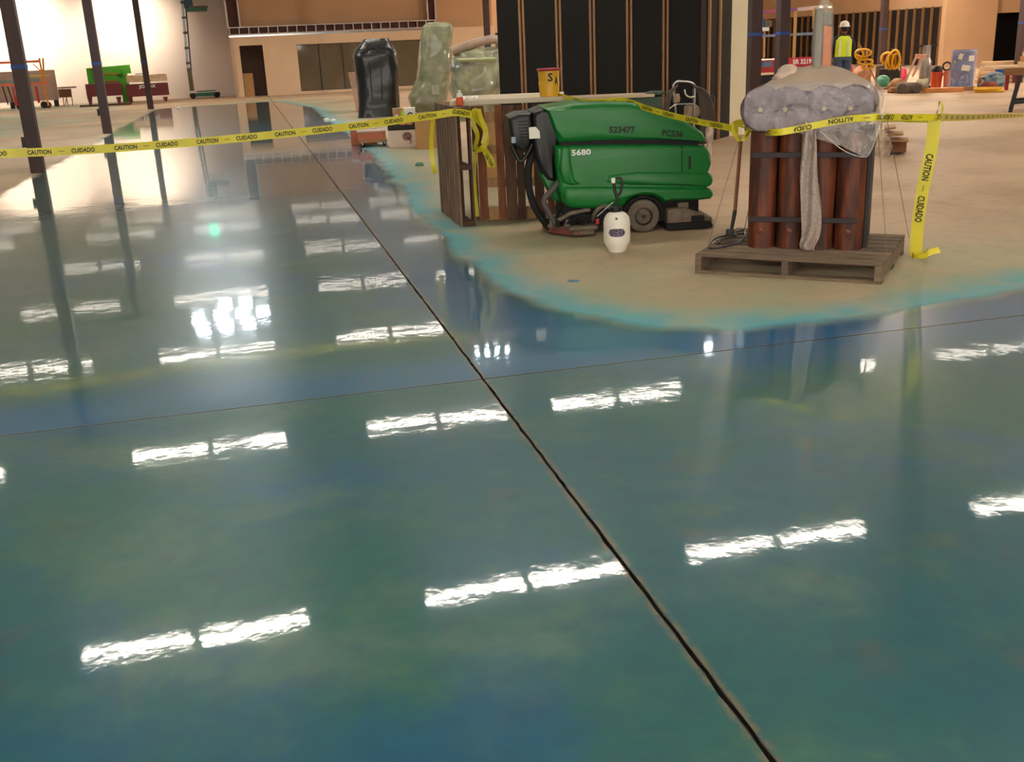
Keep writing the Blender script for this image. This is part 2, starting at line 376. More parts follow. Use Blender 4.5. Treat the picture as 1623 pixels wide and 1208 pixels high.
    jy = mth('ABSOLUTE', mth('SUBTRACT', Y, YJ)); c = mix(mth('MULTIPLY', rng(jy, .008, .03, 1, 0), .3), c, srgb(120, 120, 100)); c = mix(rng(jy, .004, .007, 1, 0), c, srgb(50, 52, 46))
    # one small splash of dye
    vd = N.new('ShaderNodeVectorMath'); vd.operation = 'DISTANCE'; L.new(tc.outputs['Object'], vd.inputs[0]); vd.inputs[1].default_value = tuple(at(908, 445))
    c = mix(mth('MULTIPLY', rng(mth('ADD', vd.outputs['Value'], mth('MULTIPLY', nz(14, 3), .12)), .09, .12, 1, 0), .9), c, srgb(30, 110, 140))
    L.new(c, b.inputs['Base Color'])
    rr = mth('ADD', rng(dye, 0, 1, .62, .29), mth('MULTIPLY', nz(3, 4, 0, 6), .05)); L.new(rr, b.inputs['Roughness'])
    L.new(mth('MULTIPLY', dye, mth('SUBTRACT', 1.0, cut)), b.inputs['Coat Weight']); b.inputs['Coat Roughness'].default_value = .04; b.inputs['Coat IOR'].default_value = 1.55
    b.inputs['Specular IOR Level'].default_value = .42
    bp = N.new('ShaderNodeBump'); bp.inputs['Strength'].default_value = 1; bp.inputs['Distance'].default_value = .004
    h = mth('ADD', mth('MULTIPLY', nz(1.3, 2, 0, 1), .45), mth('MULTIPLY', nz(9, 3, 0, 2), .11)); L.new(h, bp.inputs['Height'])
    L.new(bp.outputs[0], b.inputs['Coat Normal']); L.new(bp.outputs[0], b.inputs['Normal'])
    return m
TEAL, GREEN, BLUE, GREY, GREEN2 = (10, 88, 98), (28, 96, 82), (4, 84, 116), (84, 116, 100), (66, 108, 80)
BELT, BARE, BARE2, TINT, FRINGE = (12, 96, 140), (186, 158, 130), (166, 138, 110), (134, 148, 118), (74, 150, 162)
fm.materials.append(floor_material()); floor = link('floor', fm); tag(floor, 'blue-green dyed and polished concrete floor with bare beige edges', 'floor', kind='structure')

wall_white = mat('wall_white_paint', (232, 214, 208), .85, var=.04, scale=1)
wall_cream = mat('wall_cream_paint', (222, 192, 160), .85, var=.06, scale=1)
wall_peach = mat('wall_peach_paint', (212, 174, 136), .85, var=.07, scale=1)
black_panel = mat('black_sheathing', (11, 9, 10), .75, var=.3, scale=2)
dark_wall = mat('dark_brown_sheathing', (30, 21, 21), .8, var=.3, scale=1.5)
CZ = 4.45
struct(MB().b2((-20, -6, CZ), (30.2, 58, CZ+.2)), 'ceiling', mat('ceiling_paint', (184, 188, 188), .9, var=.15, scale=.7))
struct(MB().b2((-20, 49, 0), (10, 49.2, CZ)), 'wall_left_back', wall_white)
struct(MB().b2((-20.2, -6, 0), (-20, 49.2, CZ)), 'wall_left', wall_white)
struct(MB().b2((-20, -6.2, 0), (30.2, -6, CZ)), 'wall_front', wall_cream)
struct(MB().b2((9.8, 49, 0), (10, 57.8, CZ)), 'wall_back_return', wall_peach)
struct(MB().b2((9.6, 57.6, 0), (30, 57.8, CZ)), 'wall_far_back', wall_peach)
# store front structure in the middle back (its face stands at y = 46.4)
YB = 46.4
fb = Fr((0, YB, 0), 0)
ux = lambda px, py=100: fb.uv(px, py)[0]
uz = lambda px, py: fb.uv(px, py)[1]
x0, x1 = ux(363, 60), ux(693, 60); dx0, dx1 = ux(379, 73), ux(416, 73); dz = uz(397, 72); gx0, gx1 = ux(470, 70), ux(668, 66); gz = uz(560, 67); gz0 = .12
sz0, sz1 = uz(530, 51), uz(530, 37)
mb = MB(); mb.b2((x0, YB, 0), (dx0, YB+.15, sz0)); mb.b2((dx0, YB, dz), (dx1, YB+.15, sz0)); mb.b2((dx1, YB, 0), (gx0, YB+.15, sz0)); mb.b2((gx0, YB, gz), (gx1, YB+.15, sz0)); mb.b2((gx0, YB, 0), (gx1, YB+.15, gz0)); mb.b2((gx1, YB, 0), (x1+2.6, YB+.15, sz0))
mb.b2((x0, YB, 0), (x0+.15, 49, sz0))
struct(mb, 'wall_back', wall_cream)
struct(MB().b2((x0+.05, YB+.9, 0), (x1+2.6, YB+1.0, sz0)), 'wall_back_room', mat('dark_room_wall', (92, 70, 58), .8, var=.2))
o = struct(MB().b2((x0, YB-.02, sz0-.05), (x1+.05, YB+.17, sz0+.02)), 'trim_1', 'chrome'); o['label'] = 'pale ledge under the stud soffit on the back wall'
# recessed display bay above the soffit
struct(MB().b2((x0, YB+.5, sz0), (x1+2.6, YB+.65, CZ)), 'wall_back_bay', mat('bay_tan_paint', (206, 166, 130), .85, var=.05, scale=1))
# soffit of galvanized studs
t = thing('stud_soffit', 'long galvanized metal stud soffit above the dark shop windows at the back', 'framing', (0, YB, 0))
gal = mat('galvanized_stud', (196, 182, 176), .4, .5, var=.15)
build(MB().b2((x0, -.02, sz0+.03), (x1, .10, sz0+.07)), 'bottom_track', gal, t); build(MB().b2((x0, -.02, sz1-.04), (x1, .10, sz1)), 'top_track', gal, t)
n = 22; me = MB().b2((-.02, 0, sz0+.05), (.02, .09, sz1-.04)).mesh('stud'); me.materials.append(gal)
for i in range(n+1): o = link('stud', me, t); o.location = (x0+.05+(x1-x0-.1)*i/n, 0, 0)
build(MB().b2((x0, .12, sz0+.03), (x1, .14, sz1)), 'dark_backing', mat('maroon_backing', (84, 48, 44), .8), t)
for xx in (x0, ux(378, 20), x1-.35, x1):
    build(MB().b2((xx-.03, 0, sz1), (xx+.03, .08, CZ)), 'upright_stud', gal, t)
build(MB().b2((x0+.05, .2, sz1), (ux(378, 20), .24, CZ)), 'side_backing', mat('maroon_backing', (84, 48, 44), .8), t); build(MB().b2((x1-.35, .2, sz1), (x1, .24, CZ)), 'side_backing', MATS['maroon_backing'], t)
# dark glazing
wn = build(MB().b2((gx0, 0, gz0), (gx1, .02, gz0+.03)).b2((gx0, 0, gz-.03), (gx1, .02, gz)), 'window_1', mat('bronze_frame', (52, 42, 36), .5), loc=(0, YB+.06, 0)); tag(wn, 'wide bronze shop window strip on the back wall', 'window', kind='structure')
glass = mat('bronze_glass', (104, 92, 72), .08, var=.12, scale=1, coat=.6)
ps = [gx0]+[ux(p, 110) for p in (508, 545, 585, 622)]+[gx1]
for a, b in zip(ps[:-1], ps[1:]):
    build(MB().b2((a+.02, .0, gz0+.03), (b-.02, .03, gz-.03)), 'pane', glass, wn); build(MB().b2((b-.025, -.02, gz0), (b+.025, .04, gz)), 'mullion', MATS['bronze_frame'], wn)
dr = build(MB().b2((dx0-.05, -.02, 0), (dx0, .17, dz)).b2((dx1, -.02, 0), (dx1+.05, .17, dz)).b2((dx0-.05, -.02, dz), (dx1+.05, .17, dz+.05)), 'door_1', wall_cream, loc=(0, YB, 0)); tag(dr, 'open dark doorway left of the shop windows on the back wall', 'door', kind='structure')
t = tag(build(MB().b2((dx0+.02, .3, 0), (dx0+.42, .7, .95)), 'storage_box', 'card', loc=(0, YB, 0)), 'tan box standing inside the dark doorway on the back wall', 'box')
# band of dark panelling right of the store front
struct(MB().b2((x1+.0, 48.7, 0), (9.8, 49, 2.3)).b2((10, 57.2, 0), (22, 57.6, 2.3)), 'wall_far_back_panel', dark_wall)
# right side wall (runs away from us) with black sheathing between studs
XR = 29.7
struct(MB().b2((XR, 40, 0), (XR+.2, 57.8, CZ)), 'wall_right', wall_peach)
fr_ = Fr((XR, 45, 0), -PI/2+0)   # plane x = XR
zt = 2.42
sh = struct(MB().b2((XR-.06, 40.6, 0), (XR, 57.5, zt)), 'wall_right_sheathing', dark_wall)
studm = mat('yellow_stud', (150, 110, 64), .7, var=.2)
me = MB().b2((-.10, -.035, 0), (0, .035, zt+.03)).mesh('stud'); me.materials.append(studm)
for i in range(27): o = link('stud', me, sh); o.location = (XR-.06, 40.9+i*.62, 0)
# wall facing us at the right with a dark opening
struct(MB().b2((28.9, 39.6, 0), (31.4, 39.9, CZ)), 'wall_right_pier', wall_peach)
fo = Fr((30, 40, 0), 0); ox0, oz = fo.uv(1550, 22); 
mb = MB(); mb.b2((31.4-2, 40.0, 0), (30+ox0, 40.2, CZ)); mb.b2((30+ox0, 40.0, oz), (36, 40.2, CZ)); mb.b2((34.6, 40, 0), (36, 40.2, oz))
struct(mb, 'wall_right_far', wall_peach)
struct(MB().b2((31, 42, 0), (37, 42.1, CZ)), 'wall_right_room', black_panel)
struct(MB().b2((36, 10, 0), (36.2, 42, CZ)), 'wall_right_outer', wall_peach); struct(MB().b2((30.2, -6, -.05), (36.2, 58, 0)), 'floor_right', mat('bare_concrete', (196, 172, 148), .7, var=.15, scale=.6)); struct(MB().b2((30.2, -6, CZ), (36.2, 58, CZ+.2)), 'ceiling_right', MATS['ceiling_paint'])
struct(MB().b2((30.2, -6.2, 0), (36.2, -6, CZ)), 'wall_front_right', wall_cream); struct(MB().b2((36, -6, 0), (36.2, 10, CZ)), 'wall_right_near', wall_peach)
# black partition in the middle: a box turned to us, its corner at (6.89, 15.33)
PH = 3.5; PC = Vector((6.9, 15.33, 0)); fdir = Vector((-math.cos(rad(37)), math.sin(rad(37)), 0)); FL = 3.42; PE = Vector((7.83, 16.2, 0)); sdir = (PE-PC).normalized()
pt = bpy.data.objects.new('wall_partition', None); C.objects.link(pt); pt.location = PC; tag(pt, 'black sheathed stud partition in the middle of the hall', 'wall', kind='structure')
back = Vector((-fdir.y, fdir.x, 0)); back = back if back.y > 0 else -back
def wallslab(name, p, q, n_, th, h, m, parent=None, z0=0, **k):
    p, q, n_ = Vector(p), Vector(q), Vector(n_)*th; mb = MB()
    mb.add([p, q, q+n_, p+n_]+[v+UP*h for v in (p, q, q+n_, p+n_)], [(0, 1, 2, 3), (4, 7, 6, 5), (0, 4, 5, 1), (1, 5, 6, 2), (2, 6, 7, 3), (3, 7, 4, 0)])
    o = build(mb, name, m, parent, **k); o.location.z += z0; return o
Z0 = Vector((0, 0, 0)); s_w = Vector((-sdir.y, sdir.x, 0)); s_w = s_w if s_w.x < 0 else -s_w
studw = mat('pine_stud', (170, 128, 92), .7, var=.15, stretch=(6, 6, 1))
fp = Fr(PC, math.atan2(-fdir.y, -fdir.x))
stud_px = [(829.5, 100), (887, 100), (940, 100), (998, 100), (1055, 100)]
cuts = [-FL]+[fp.uv(a, b)[0] for a, b in stud_px]+[0]
for a, b in zip(cuts[:-1], cuts[1:]):
    wallslab('panel', -fdir*(a+.035)*1, -fdir*(b-.035), back, .05, PH, black_panel, pt)
for c_ in cuts[1:-1]:
    for d_ in (-.033, .033): wallslab('stud', -fdir*(c_+d_-.016)-back*.02, -fdir*(c_+d_+.016)-back*.02, back, .06, PH, studw, pt)
wallslab('recess', -fdir*(-FL)+back*.05, Z0+back*.05, back, .05, PH, dark_wall, pt)
sl = (PE-PC).length
wallslab('panel', Z0, sdir*sl, s_w, .05, PH, dark_wall, pt)
for c_ in (.30, .74): wallslab('stud', sdir*(c_-.035)-s_w*.03, sdir*(c_+.035)-s_w*.03, s_w, .04, PH, studw, pt)
o = wallslab('partition_end_panel', PE, PE+Vector((.33, .10, 0)), Vector((-.29, .95, 0)), .12, PH, mat('lit_drywall', (255, 246, 214), .8, var=.03, scale=1)); tag(o, 'cream drywall strip at the right end of the black partition', 'panel', kind='structure')  # paint raised so the strip's bright lighting sits in its colour

# steel columns
def column(x, y, label, w_=.2, zt_=1.58):
    t = thing('steel_column', label, 'column', (x, y, 0), 0, 'square steel columns')
    build(MB().b2((-w_/2, -w_/2, 0), (w_/2, w_/2, CZ)), 'shaft', 'steel', t, bevel=.008); build(MB().b2((-w_/2-.004, -w_/2-.004, zt_), (w_/2+.004, w_/2+.004, zt_+.06)), 'blue_tape', 'bluetape', t)
    return t
for (x, y, l) in ((-3.3, 17.85, 'nearest brown steel column at the far left'), (-3.28, 26.95, 'second brown steel column from the left'), (-3.25, 39.6, 'third brown steel column, in front of the maroon chests'),
                  (9.0, 39, 'thin distant column left of the black partition'), (8.62, 16.95, 'brown column beside the cream end of the black partition'), (10.15, 18.8, 'dark column in front of the work lift'),
                  (21.25, 32.4, 'brown column between the two yellow cord coils'), (21.3, 25.75, 'brown column at the right edge before the dark opening')): column(x, y, l)
o = tag(build(MB().b2((-.02, -.04, .40), (.04, .04, .56)), 'outlet_box', 'black', loc=(-3.3-.14, 17.85, 0)), 'small black box on the side of the nearest column', 'outlet')
o = tag(build(MB().b2((-.02, -.04, .42), (.04, .04, .58)), 'outlet_box', 'black', loc=(-3.28-.14, 26.95, 0)), 'small black box on the side of the second column', 'outlet')

# ceiling lights: two louvred troffers end to end
tube_m = bpy.data.materials.new('fluorescent_glow'); tube_m.use_nodes = True; nt = tube_m.node_tree; b_ = nt.nodes['Principled BSDF']
b_.inputs['Base Color'].default_value = (.9, .9, .9, 1); b_.inputs['Emission Color'].default_value = (*FIXCOL, 1); b_.inputs['Emission Strength'].default_value = LAMP
def ceiling_light():
    t = thing('ceiling_light', 'louvred fluorescent ceiling light mirrored as a bright dashed strip in the floor', 'light', (0, 0, CZ), 0, 'louvred ceiling lights in rows')
    build(MB().b2((-1.22, -.16, -.03), (1.22, .16, 0)), 'housing', 'white', t)
    for s_ in (-1, 1):
        x = s_*.62
        build(MB().b2((x-.57, -.13, -.05), (x+.57, .13, -.031)), 'lamp', tube_m, t)
        mb = MB().b2((x-.585, -.145, -.11), (x+.585, -.13, -.03)).b2((x-.585, .13, -.11), (x+.585, .145, -.03)).b2((x-.585, -.13, -.11), (x-.57, .13, -.03)).b2((x+.57, -.13, -.11), (x+.585, .13, -.03))
        for k in range(1, 12): xx = x-.57+1.14*k/12; mb.b2((xx-.004, -.13, -.10), (xx+.004, .13, -.055))
        build(mb, 'louver', 'metal', t)
    return t
proto = ceiling_light(); first = True
for iy, y in enumerate((-1.3, 4.5, 10.3, 16.1, 21.95, 27.45, 33.2, 39.3, 43.0)):
    for x in (-17.0, -13.4, -9.75, -4.9 if y > 20 else -5.45, -1.17, 2.55, 5.75, 9.75, 13.3, 17, 20.7, 24.4, 28.0):
        if 3 < y < 7 and -9 < x < 13: pass
        o = proto if first else copy_tree(proto); first = False; o.location = (x, y, CZ)
# bare high-output lamps that glare in the floor
glow = bpy.data.materials.new('daylight_glow'); glow.use_nodes = True; g_ = glow.node_tree.nodes['Principled BSDF']; g_.inputs['Emission Color'].default_value = (.86, .93, 1, 1); g_.inputs['Emission Strength'].default_value = 90
def bright_lamp(p, n, label, r=.16, sp=.4):
    t = thing('flood_lamp', label, 'lamp', (p[0], p[1], CZ), facing(p))
    build(MB().b2((-sp*n/2-.1, -.05, -.06), (sp*n/2+.1, .05, 0)), 'bracket', 'metal', t)
    for i in range(n):
        x = (i-(n-1)/2)*sp; build(MB().lathe([(r*1.1, -.2), (r*.9, -.12), (.04, -.06)], (x, 0, 0), 16), 'reflector', 'metal', t, smooth=40); build(MB().lathe([(r, -.215), (r, -.2)], (x, 0, 0), 16), 'bulb', glow, t)
for k, yy in enumerate((23.6, 24.7, 25.9)):  # one cluster repeated in depth, extra rows added to draw out the mirrored glare
    bright_lamp((-1.0+.1*k, yy), (3, 4, 2)[k], ['nearest', 'middle', 'farthest'][k]+' of three rows of white flood lamps, rows added to stretch the left floor glare', .15, .5)
bright_lamp((8.4, 18.9), 3, 'cluster of three white flood lamps that glares below the log pallet', .17, .36); bright_lamp((8.1, 18.1), 2, 'added pair of white flood lamps stretching the glare of the cluster of three', .15, .4)  # the pair is added only to lengthen the cluster's mirrored glare
bright_lamp((4.27, 19.4), 4, 'row of four tiny lamps mirrored below the wooden table', .035, .2)
g = at(340, 366, -4.2); gm = bpy.data.materials.new('green_glow'); gm.use_nodes = True; q = gm.node_tree.nodes['Principled BSDF']; q.inputs['Emission Color'].default_value = (.03, .9, .4, 1); q.inputs['Emission Strength'].default_value = 2.5
t = thing('sign_light', 'small green lit sign hanging from the ceiling', 'sign', (g.x, g.y, CZ)); build(MB().b2((-.15, -.03, -.42), (.15, .03, -.1)), 'lit_face', gm, t, bevel=.01); build(MB().b2((-.02, -.02, -.1), (.02, .02, 0)), 'stem', 'metal', t)
#--OBJECTS--
# ================================================================== THE LOG PALLET
PL = Vector((2.97, 6.65, 0)); PRZ = rad(-41.5); PW, PD, PHT = 1.27, 1.12, .14
def pallet(loc, rz, label, W_=1.22, D_=1.05, H_=.14, nt_=8, nb=3, woods=('oldwood', 'oldwood'), group=None, fill=.74):
    t = thing('wooden_pallet', label, 'pallet', loc, rz, group); th = .02; bh = H_-2*th
    for k in range(3):
        x = .02+(W_-.04)*k/2; x = min(max(x, .025), W_-.025)
        build(MB().b2((x-.022, 0, th), (x+.022, D_, H_-th)), 'stringer', woods[1], t, bevel=.003)
    tw = D_/nt_
    for k in range(nt_):
        y = tw*(k+.5); ww = tw*fill
        o = build(MB().b2((0, y-ww/2, H_-th), (W_, y+ww/2, H_)), 'deck_board', woods[0], t, bevel=.002); o.rotation_euler.z = random.uniform(-.004, .004)
    for k in range(nb):
        y = .06+(D_-.12)*k/(nb-1); build(MB().b2((0, y-.05, 0), (W_, y+.05, th)), 'bottom_board', woods[1], t, bevel=.002)
    return t
pal = pallet(PL, PRZ, 'weathered grey wooden pallet lying flat under the dark log bundle', PW, PD, PHT)
# the bundle of upright logs
lb0 = at(1181, 393, .14); LRZ = rad(-35); lf = Fr((lb0.x, lb0.y, .14), LRZ)
t = thing('log_bundle', 'bundle of upright reddish-brown stained logs banded together on the flat pallet', 'logs', lf.loc, LRZ)
LR = .098; HT = .815
for j in range(3):
    for i in range(4):
        x, y = .10+.2*i, .10+.2*j; seed = i*3+j; mb = MB(); n = 22; base = len(mb.v); st = 9
        for k in range(st):
            z = HT*k/(st-1)
            for q in range(n):
                a = 2*PI*q/n; rr = LR*(1+.05*noise.noise(Vector((math.cos(a)*1.5+seed, math.sin(a)*1.5, z*2)))); mb.v.append((x+rr*math.cos(a), y+rr*math.sin(a), z))
        for k in range(st-1):
            for q in range(n): mb.f.append((k*n+q, k*n+(q+1) % n, (k+1)*n+(q+1) % n, (k+1)*n+q))
        mb.f += [tuple(range(n))[::-1], tuple((st-1)*n+q for q in range(n))]
        o = build(mb, 'log', 'log', t, smooth=50)
for z, x0_, x1_ in ((.66, .03, .80), (.21, .02, .40), (.21, .46, .76)):
    build(MB().b2((x0_, -.012, z-.018), (x1_, -.004, z+.018)), 'steel_band', 'dmetal', t, bevel=.002)
for i in (0, 1, 3): build(MB().lathe([(.0, 0), (.022, .002), (.022, .012), (.008, .016)], (0, 0, 0), 12), 'bolt', mat('rusty_bolt', (120, 66, 42), .5, .4), t).matrix_local = Matrix.Translation((.10+.2*i, .003, .13)) @ Matrix.Rotation(PI/2, 4, 'X')
build(MB().b2((.80, .12, .0), (.825, .62, HT)), 'side_board', mat('dark_side_board', (34, 24, 26), .6, var=.3), t)

# short thick logs laid across the top, end on to us, in stretch film
zb = .14+HT; hf = Fr(lf.w(0, 0, HT), LRZ); R1 = .150
t = thing('wrapped_logs', 'four thick short logs lying end-on under clear stretch film atop the log bundle', 'logs', hf.loc, LRZ)
ends = [(1208, 170), (1247, 172), (1309, 168), (1351, 166)]
dark = mat('dark_crack', (40, 28, 22), .9); amber = mat('amber_core', (190, 160, 96), .6)
for k, (a, b) in enumerate(ends):
    x, z = hf.uv(a, b, -.02); z = R1+.004; y0_ = -.03-.004*(k % 2)
    mb = MB(); n = 28
    out = []
    for q in range(n): an = 2*PI*q/n; rr = R1*(1+.03*noise.noise(Vector((math.cos(an)*2+k*5, math.sin(an)*2, k)))); out.append((x+rr*math.cos(an), z+rr*math.sin(an)))
    o = build(mb.pillow(out, y0_, .68, .015, 2), 'round_log', 'logend', t, smooth=50)
    cx0, cz0 = x-.01, z+.0; star = []
    for q in range(10): an = 2*PI*q/10+k; rr = (.062 if q % 2 == 0 else .022)*(1+.3*math.sin(q*2.1+k)); star.append((cx0+rr*1.5*math.cos(an), cz0+rr*.8*math.sin(an)))
    build(MB().prism(star, y0_-.002, y0_+.001), 'split', dark, o); build(MB().lathe([(.0, 0), (.016, .002), (.013, .004)], (0, 0, 0), 10), 'core_plug', amber, o).matrix_local = Matrix.Translation((cx0, y0_-.001, cz0)) @ Matrix.Rotation(PI/2, 4, 'X')
xl, xr_ = hf.uv(1174, 170, -.05)[0], hf.uv(1404, 150, .3)[0]
xL = hf.uv(1176, 170, -.05)[0]; xR = hf.uv(1388, 165, -.05)[0]; cxm = (xL+xR)/2; hw = (xR-xL)/2
film = plastic_film('stretch_film', (228, 218, 222), .26, .08, .9, 8)
mb = MB()
secs = [(-.050, cxm, .155, hw*.86, .135), (-.045, cxm, .155, hw*.97, .150), (.0, cxm, .158, hw, .162), (.3, cxm+.01, .165, hw*1.01, .17), (.6, cxm+.02, .165, hw*1.02, .168), (.72, cxm+.02, .16, hw*.97, .14)]
mb.loft(secs, n=80, p=3.4, amp=.012, fr=5, axis='y', sub=5)
build(mb, 'stretch_film', film, t, smooth=60)
foam = mat('foam_sheet', (176, 156, 136), .7, var=.12, scale=5, bump=.35)
mb = MB(); n = 40; m2 = 16
for i in range(m2):
    v = i/(m2-1); y = .02+v*.74
    for j in range(n):
        u = j/(n-1); x = cxm-hw*1.0+u*(2*hw*1.03); prof = 1-abs(2*u-1)**5
        z = .20+.125*prof + .02*noise.noise(Vector((x*6, y*5, 1))) + .02*math.sin(v*PI) - (.06 if v > .95 else 0)
        dxp = (x-hf.uv(1297, 120, .3)[0]); dyp = y-.32; z += .10*math.exp(-(dxp*dxp*14+dyp*dyp*20)); z -= .02+.05*max(0, 1-v*6)
        if u > .93: z -= (u-.93)/.07*.19
        if u < .04: z -= (.04-u)/.04*.06
        mb.v.append((x, y, z))
for i in range(m2-1):
    for j in range(n-1): mb.f.append((i*n+j, i*n+j+1, (i+1)*n+j+1, (i+1)*n+j))
o = build(mb, 'foam_sheet', foam, t, smooth=60)
# loose flap of film hanging at the right front, and its folded edge
fl = [(1240, 203), (1300, 222), (1335, 232), (1368, 248), (1378, 243), (1392, 205), (1403, 180), (1385, 178), (1330, 190)]
flm = plastic_film('film_flap', (225, 212, 205), .28, .15, .7, 12)
pp = hf.pts(fl, -.075); build(MB().add([(x, -.075+.015*math.sin(i*1.7), z) for i, (x, z) in enumerate(pp)]+[(sum(a for a, b in pp)/9, -.085, sum(b for a, b in pp)/9)], [(i, (i+1) % 9, 9) for i in range(9)]), 'film_flap', flm, t, smooth=60)
edge = hf.pts([(1300, 208), (1336, 238), (1368, 249), (1380, 240), (1394, 200), (1403, 165), (1398, 140)], -.08)
build(MB().tube(smoothpath([(x, -.08+.02*i/6, z) for i, (x, z) in enumerate(edge)], 5), .003, 6), 'film_edge', plastic_film('film_edge', (240, 232, 225), .55), t)
# bubble wrap strip
bw = mat('bubble_wrap', (190, 170, 158), .35, var=.25, scale=60, bump=.5, alpha=.78, detail=2)
bp_ = [(1283, 205, 22), (1283, 240, 24), (1282, 275, 27), (1284, 310, 30), (1286, 345, 32), (1285, 372, 30), (1279, 392, 24), (1286, 402, 10)]
mb = MB(); rows = []
ctl = []
for a, b, w_ in bp_:
    x, z = hf.uv(a, b, -.07); x2, _ = hf.uv(a+w_, b, -.07); ctl.append(Vector((x, x2-x, z)))
ctl = smoothpath(ctl, 8); n = 13
for i, c_ in enumerate(ctl):
    for j in range(n):
        u = j/(n-1)-.5; mb.v.append((c_.x+u*c_.y, -.075+.020*math.sin(u*9+i*.12)+.008*noise.noise(Vector((u*8, i*.3, 0))), max(c_.z, -.80)+.0))
for i in range(len(ctl)-1):
    for j in range(n-1): mb.f.append((i*n+j, i*n+j+1, (i+1)*n+j+1, (i+1)*n+j))
o = tag(build(mb, 'bubble_wrap_strip', bw, loc=hf.loc, rz=LRZ, smooth=80), 'pale strip of bubble wrap hanging down the front of the log bundle', 'wrap')
so = o.modifiers.new('thick', 'SOLIDIFY'); so.thickness = .004
# wrapped post rising from the top
pf = Fr(hf.w(hf.uv(1303, 118, .3)[0], .3, .30), LRZ+.2)
t = thing('wrapped_post', 'grey and orange wooden post in clear film standing on the wrapped logs', 'post', pf.loc, pf.rz)
zt_ = pf.uv(1303, 14)[1]; xA, xB, xC, xD = [pf.uv(p, 60)[0] for p in (1291, 1302, 1303, 1317)]
build(MB().b2((xA, -.03, -.12), (xB, .07, zt_)), 'grey_upright', mat('grey_green_post', (126, 122, 110), .6, var=.25, scale=9), t, bevel=.004)
oz1 = pf.uv(1310, 40)[1]
out = [(xC, oz1), (xC+.004, .25), (xC+.005, .02), (xC+.025, -.06), (xD-.015, -.06), (xD+.005, .06), (xD, oz1-.01)]
build(MB().pillow(out, -.035, .03, .008, 2), 'orange_board', mat('orange_board', (216, 108, 22), .6, var=.2, scale=12), t, smooth=40)
build(MB().b2((xC, .0, oz1), (xD, .06, zt_-.02)), 'grey_cap_board', MATS['grey_green_post'], t, bevel=.004)
mb = MB().loft([(-.13, (xA+xD)/2, 0, .13, .10), (-.04, (xA+xD)/2, 0, .085, .07), (.1, (xA+xD)/2, 0, .07, .06), (.3, (xA+xD)/2, .01, .068, .06), (zt_, (xA+xD)/2, .01, .066, .055), (zt_+.03, (xA+xD)/2+.01, .01, .04, .03), (zt_+.09, (xA+xD)/2-.015, .01, .004, .004)], n=36, p=3, amp=.012, fr=9, sub=4)
build(mb, 'film', plastic_film('post_film', (215, 205, 190), .22, .12, .8, 14), t, smooth=60)
for px in (1300, 1314):
    x, z = pf.uv(px, 11.5); build(MB().box((x, -.045, z), (.026, .006, .014)), 'foil_tab', mat('shiny_foil', (250, 246, 220), .25, .2), t, bevel=.002)
# cloth lump
cf = Fr(hf.w(hf.uv(1248, 118, .25)[0], .25, .335), LRZ)
mb = MB().loft([(-.03, 0, 0, .10, .07), (.02, 0, 0, .095, .065), (.06, .005, 0, .07, .05), (.09, .01, 0, .05, .04), (.105, .01, 0, .02, .02)], n=30, p=2.2, amp=.03, fr=12, sub=4)
tag(build(mb, 'plastic_bag', mat('crumpled_bag', (206, 180, 160), .5, var=.2, scale=10, bump=.4), loc=cf.loc, rz=LRZ, smooth=70), 'crumpled pinkish plastic bag on top of the wrapped logs', 'bag')
# mop leaning at the left of the bundle
mloc = at(1158, 378, .14); mf = Fr((mloc.x, mloc.y, .14), facing(mloc))
t = thing('dust_mop', 'brown-handled floor mop frame without pad leaning beside the log bundle', 'mop', mf.loc, mf.rz)
q0 = mf.uv(1159, 366); q1 = mf.uv(1165, 335); q2 = mf.uv(1174, 226)
build(MB().cyl((q1[0], .03, q1[1]), (q2[0], .09, q2[1]), .0135, 12), 'handle', mat('mop_handle', (140, 84, 54), .5, var=.2, stretch=(6, 6, 1)), t, smooth=60)
build(MB().cyl((q0[0], .0, q0[1]), (q1[0], .032, q1[1]), .012, 10, .016), 'socket', 'black', t, smooth=60)
build(MB().box((q0[0]-.01, 0, q0[1]-.01), (.06, .04, .05)).box((q0[0]+.02, 0, q0[1]-.03), (.04, .06, .02)), 'swivel', 'black', t, bevel=.006)
ring = [mf.uv(a, b) for a, b in ((1124, 390), (1131, 379), (1158, 372), (1178, 365), (1180, 370), (1174, 382), (1150, 391), (1126, 394))]
gp = [at(a, b, .155) for a, b in ((1124, 390), (1133, 379), (1158, 371), (1177, 365), (1181, 370), (1174, 383), (1150, 391), (1127, 394))]
loc_ = lambda P: (Vector(P)-mf.loc).dot(mf.X)
L3 = lambda P: ((Vector(P)-mf.loc).dot(mf.X), (Vector(P)-mf.loc).dot(mf.Y), P[2]-.14)
build(MB().tube(smoothpath([L3(p) for p in gp], 5, True), .006, 6, closed=True), 'wire_frame', mat('navy_wire', (42, 48, 72), .4, .4), t, smooth=60)
gp2 = [at(a, b, .155) for a, b in ((1136, 388), (1140, 381), (1160, 376), (1160, 384))]
build(MB().tube([L3(p) for p in gp2], .004, 6, closed=True).tube([L3(gp[1]), L3(gp[6])], .004).tube([L3(gp[4]), L3(gp[2])], .004), 'cross_wires', MATS['navy_wire'], t, smooth=60)
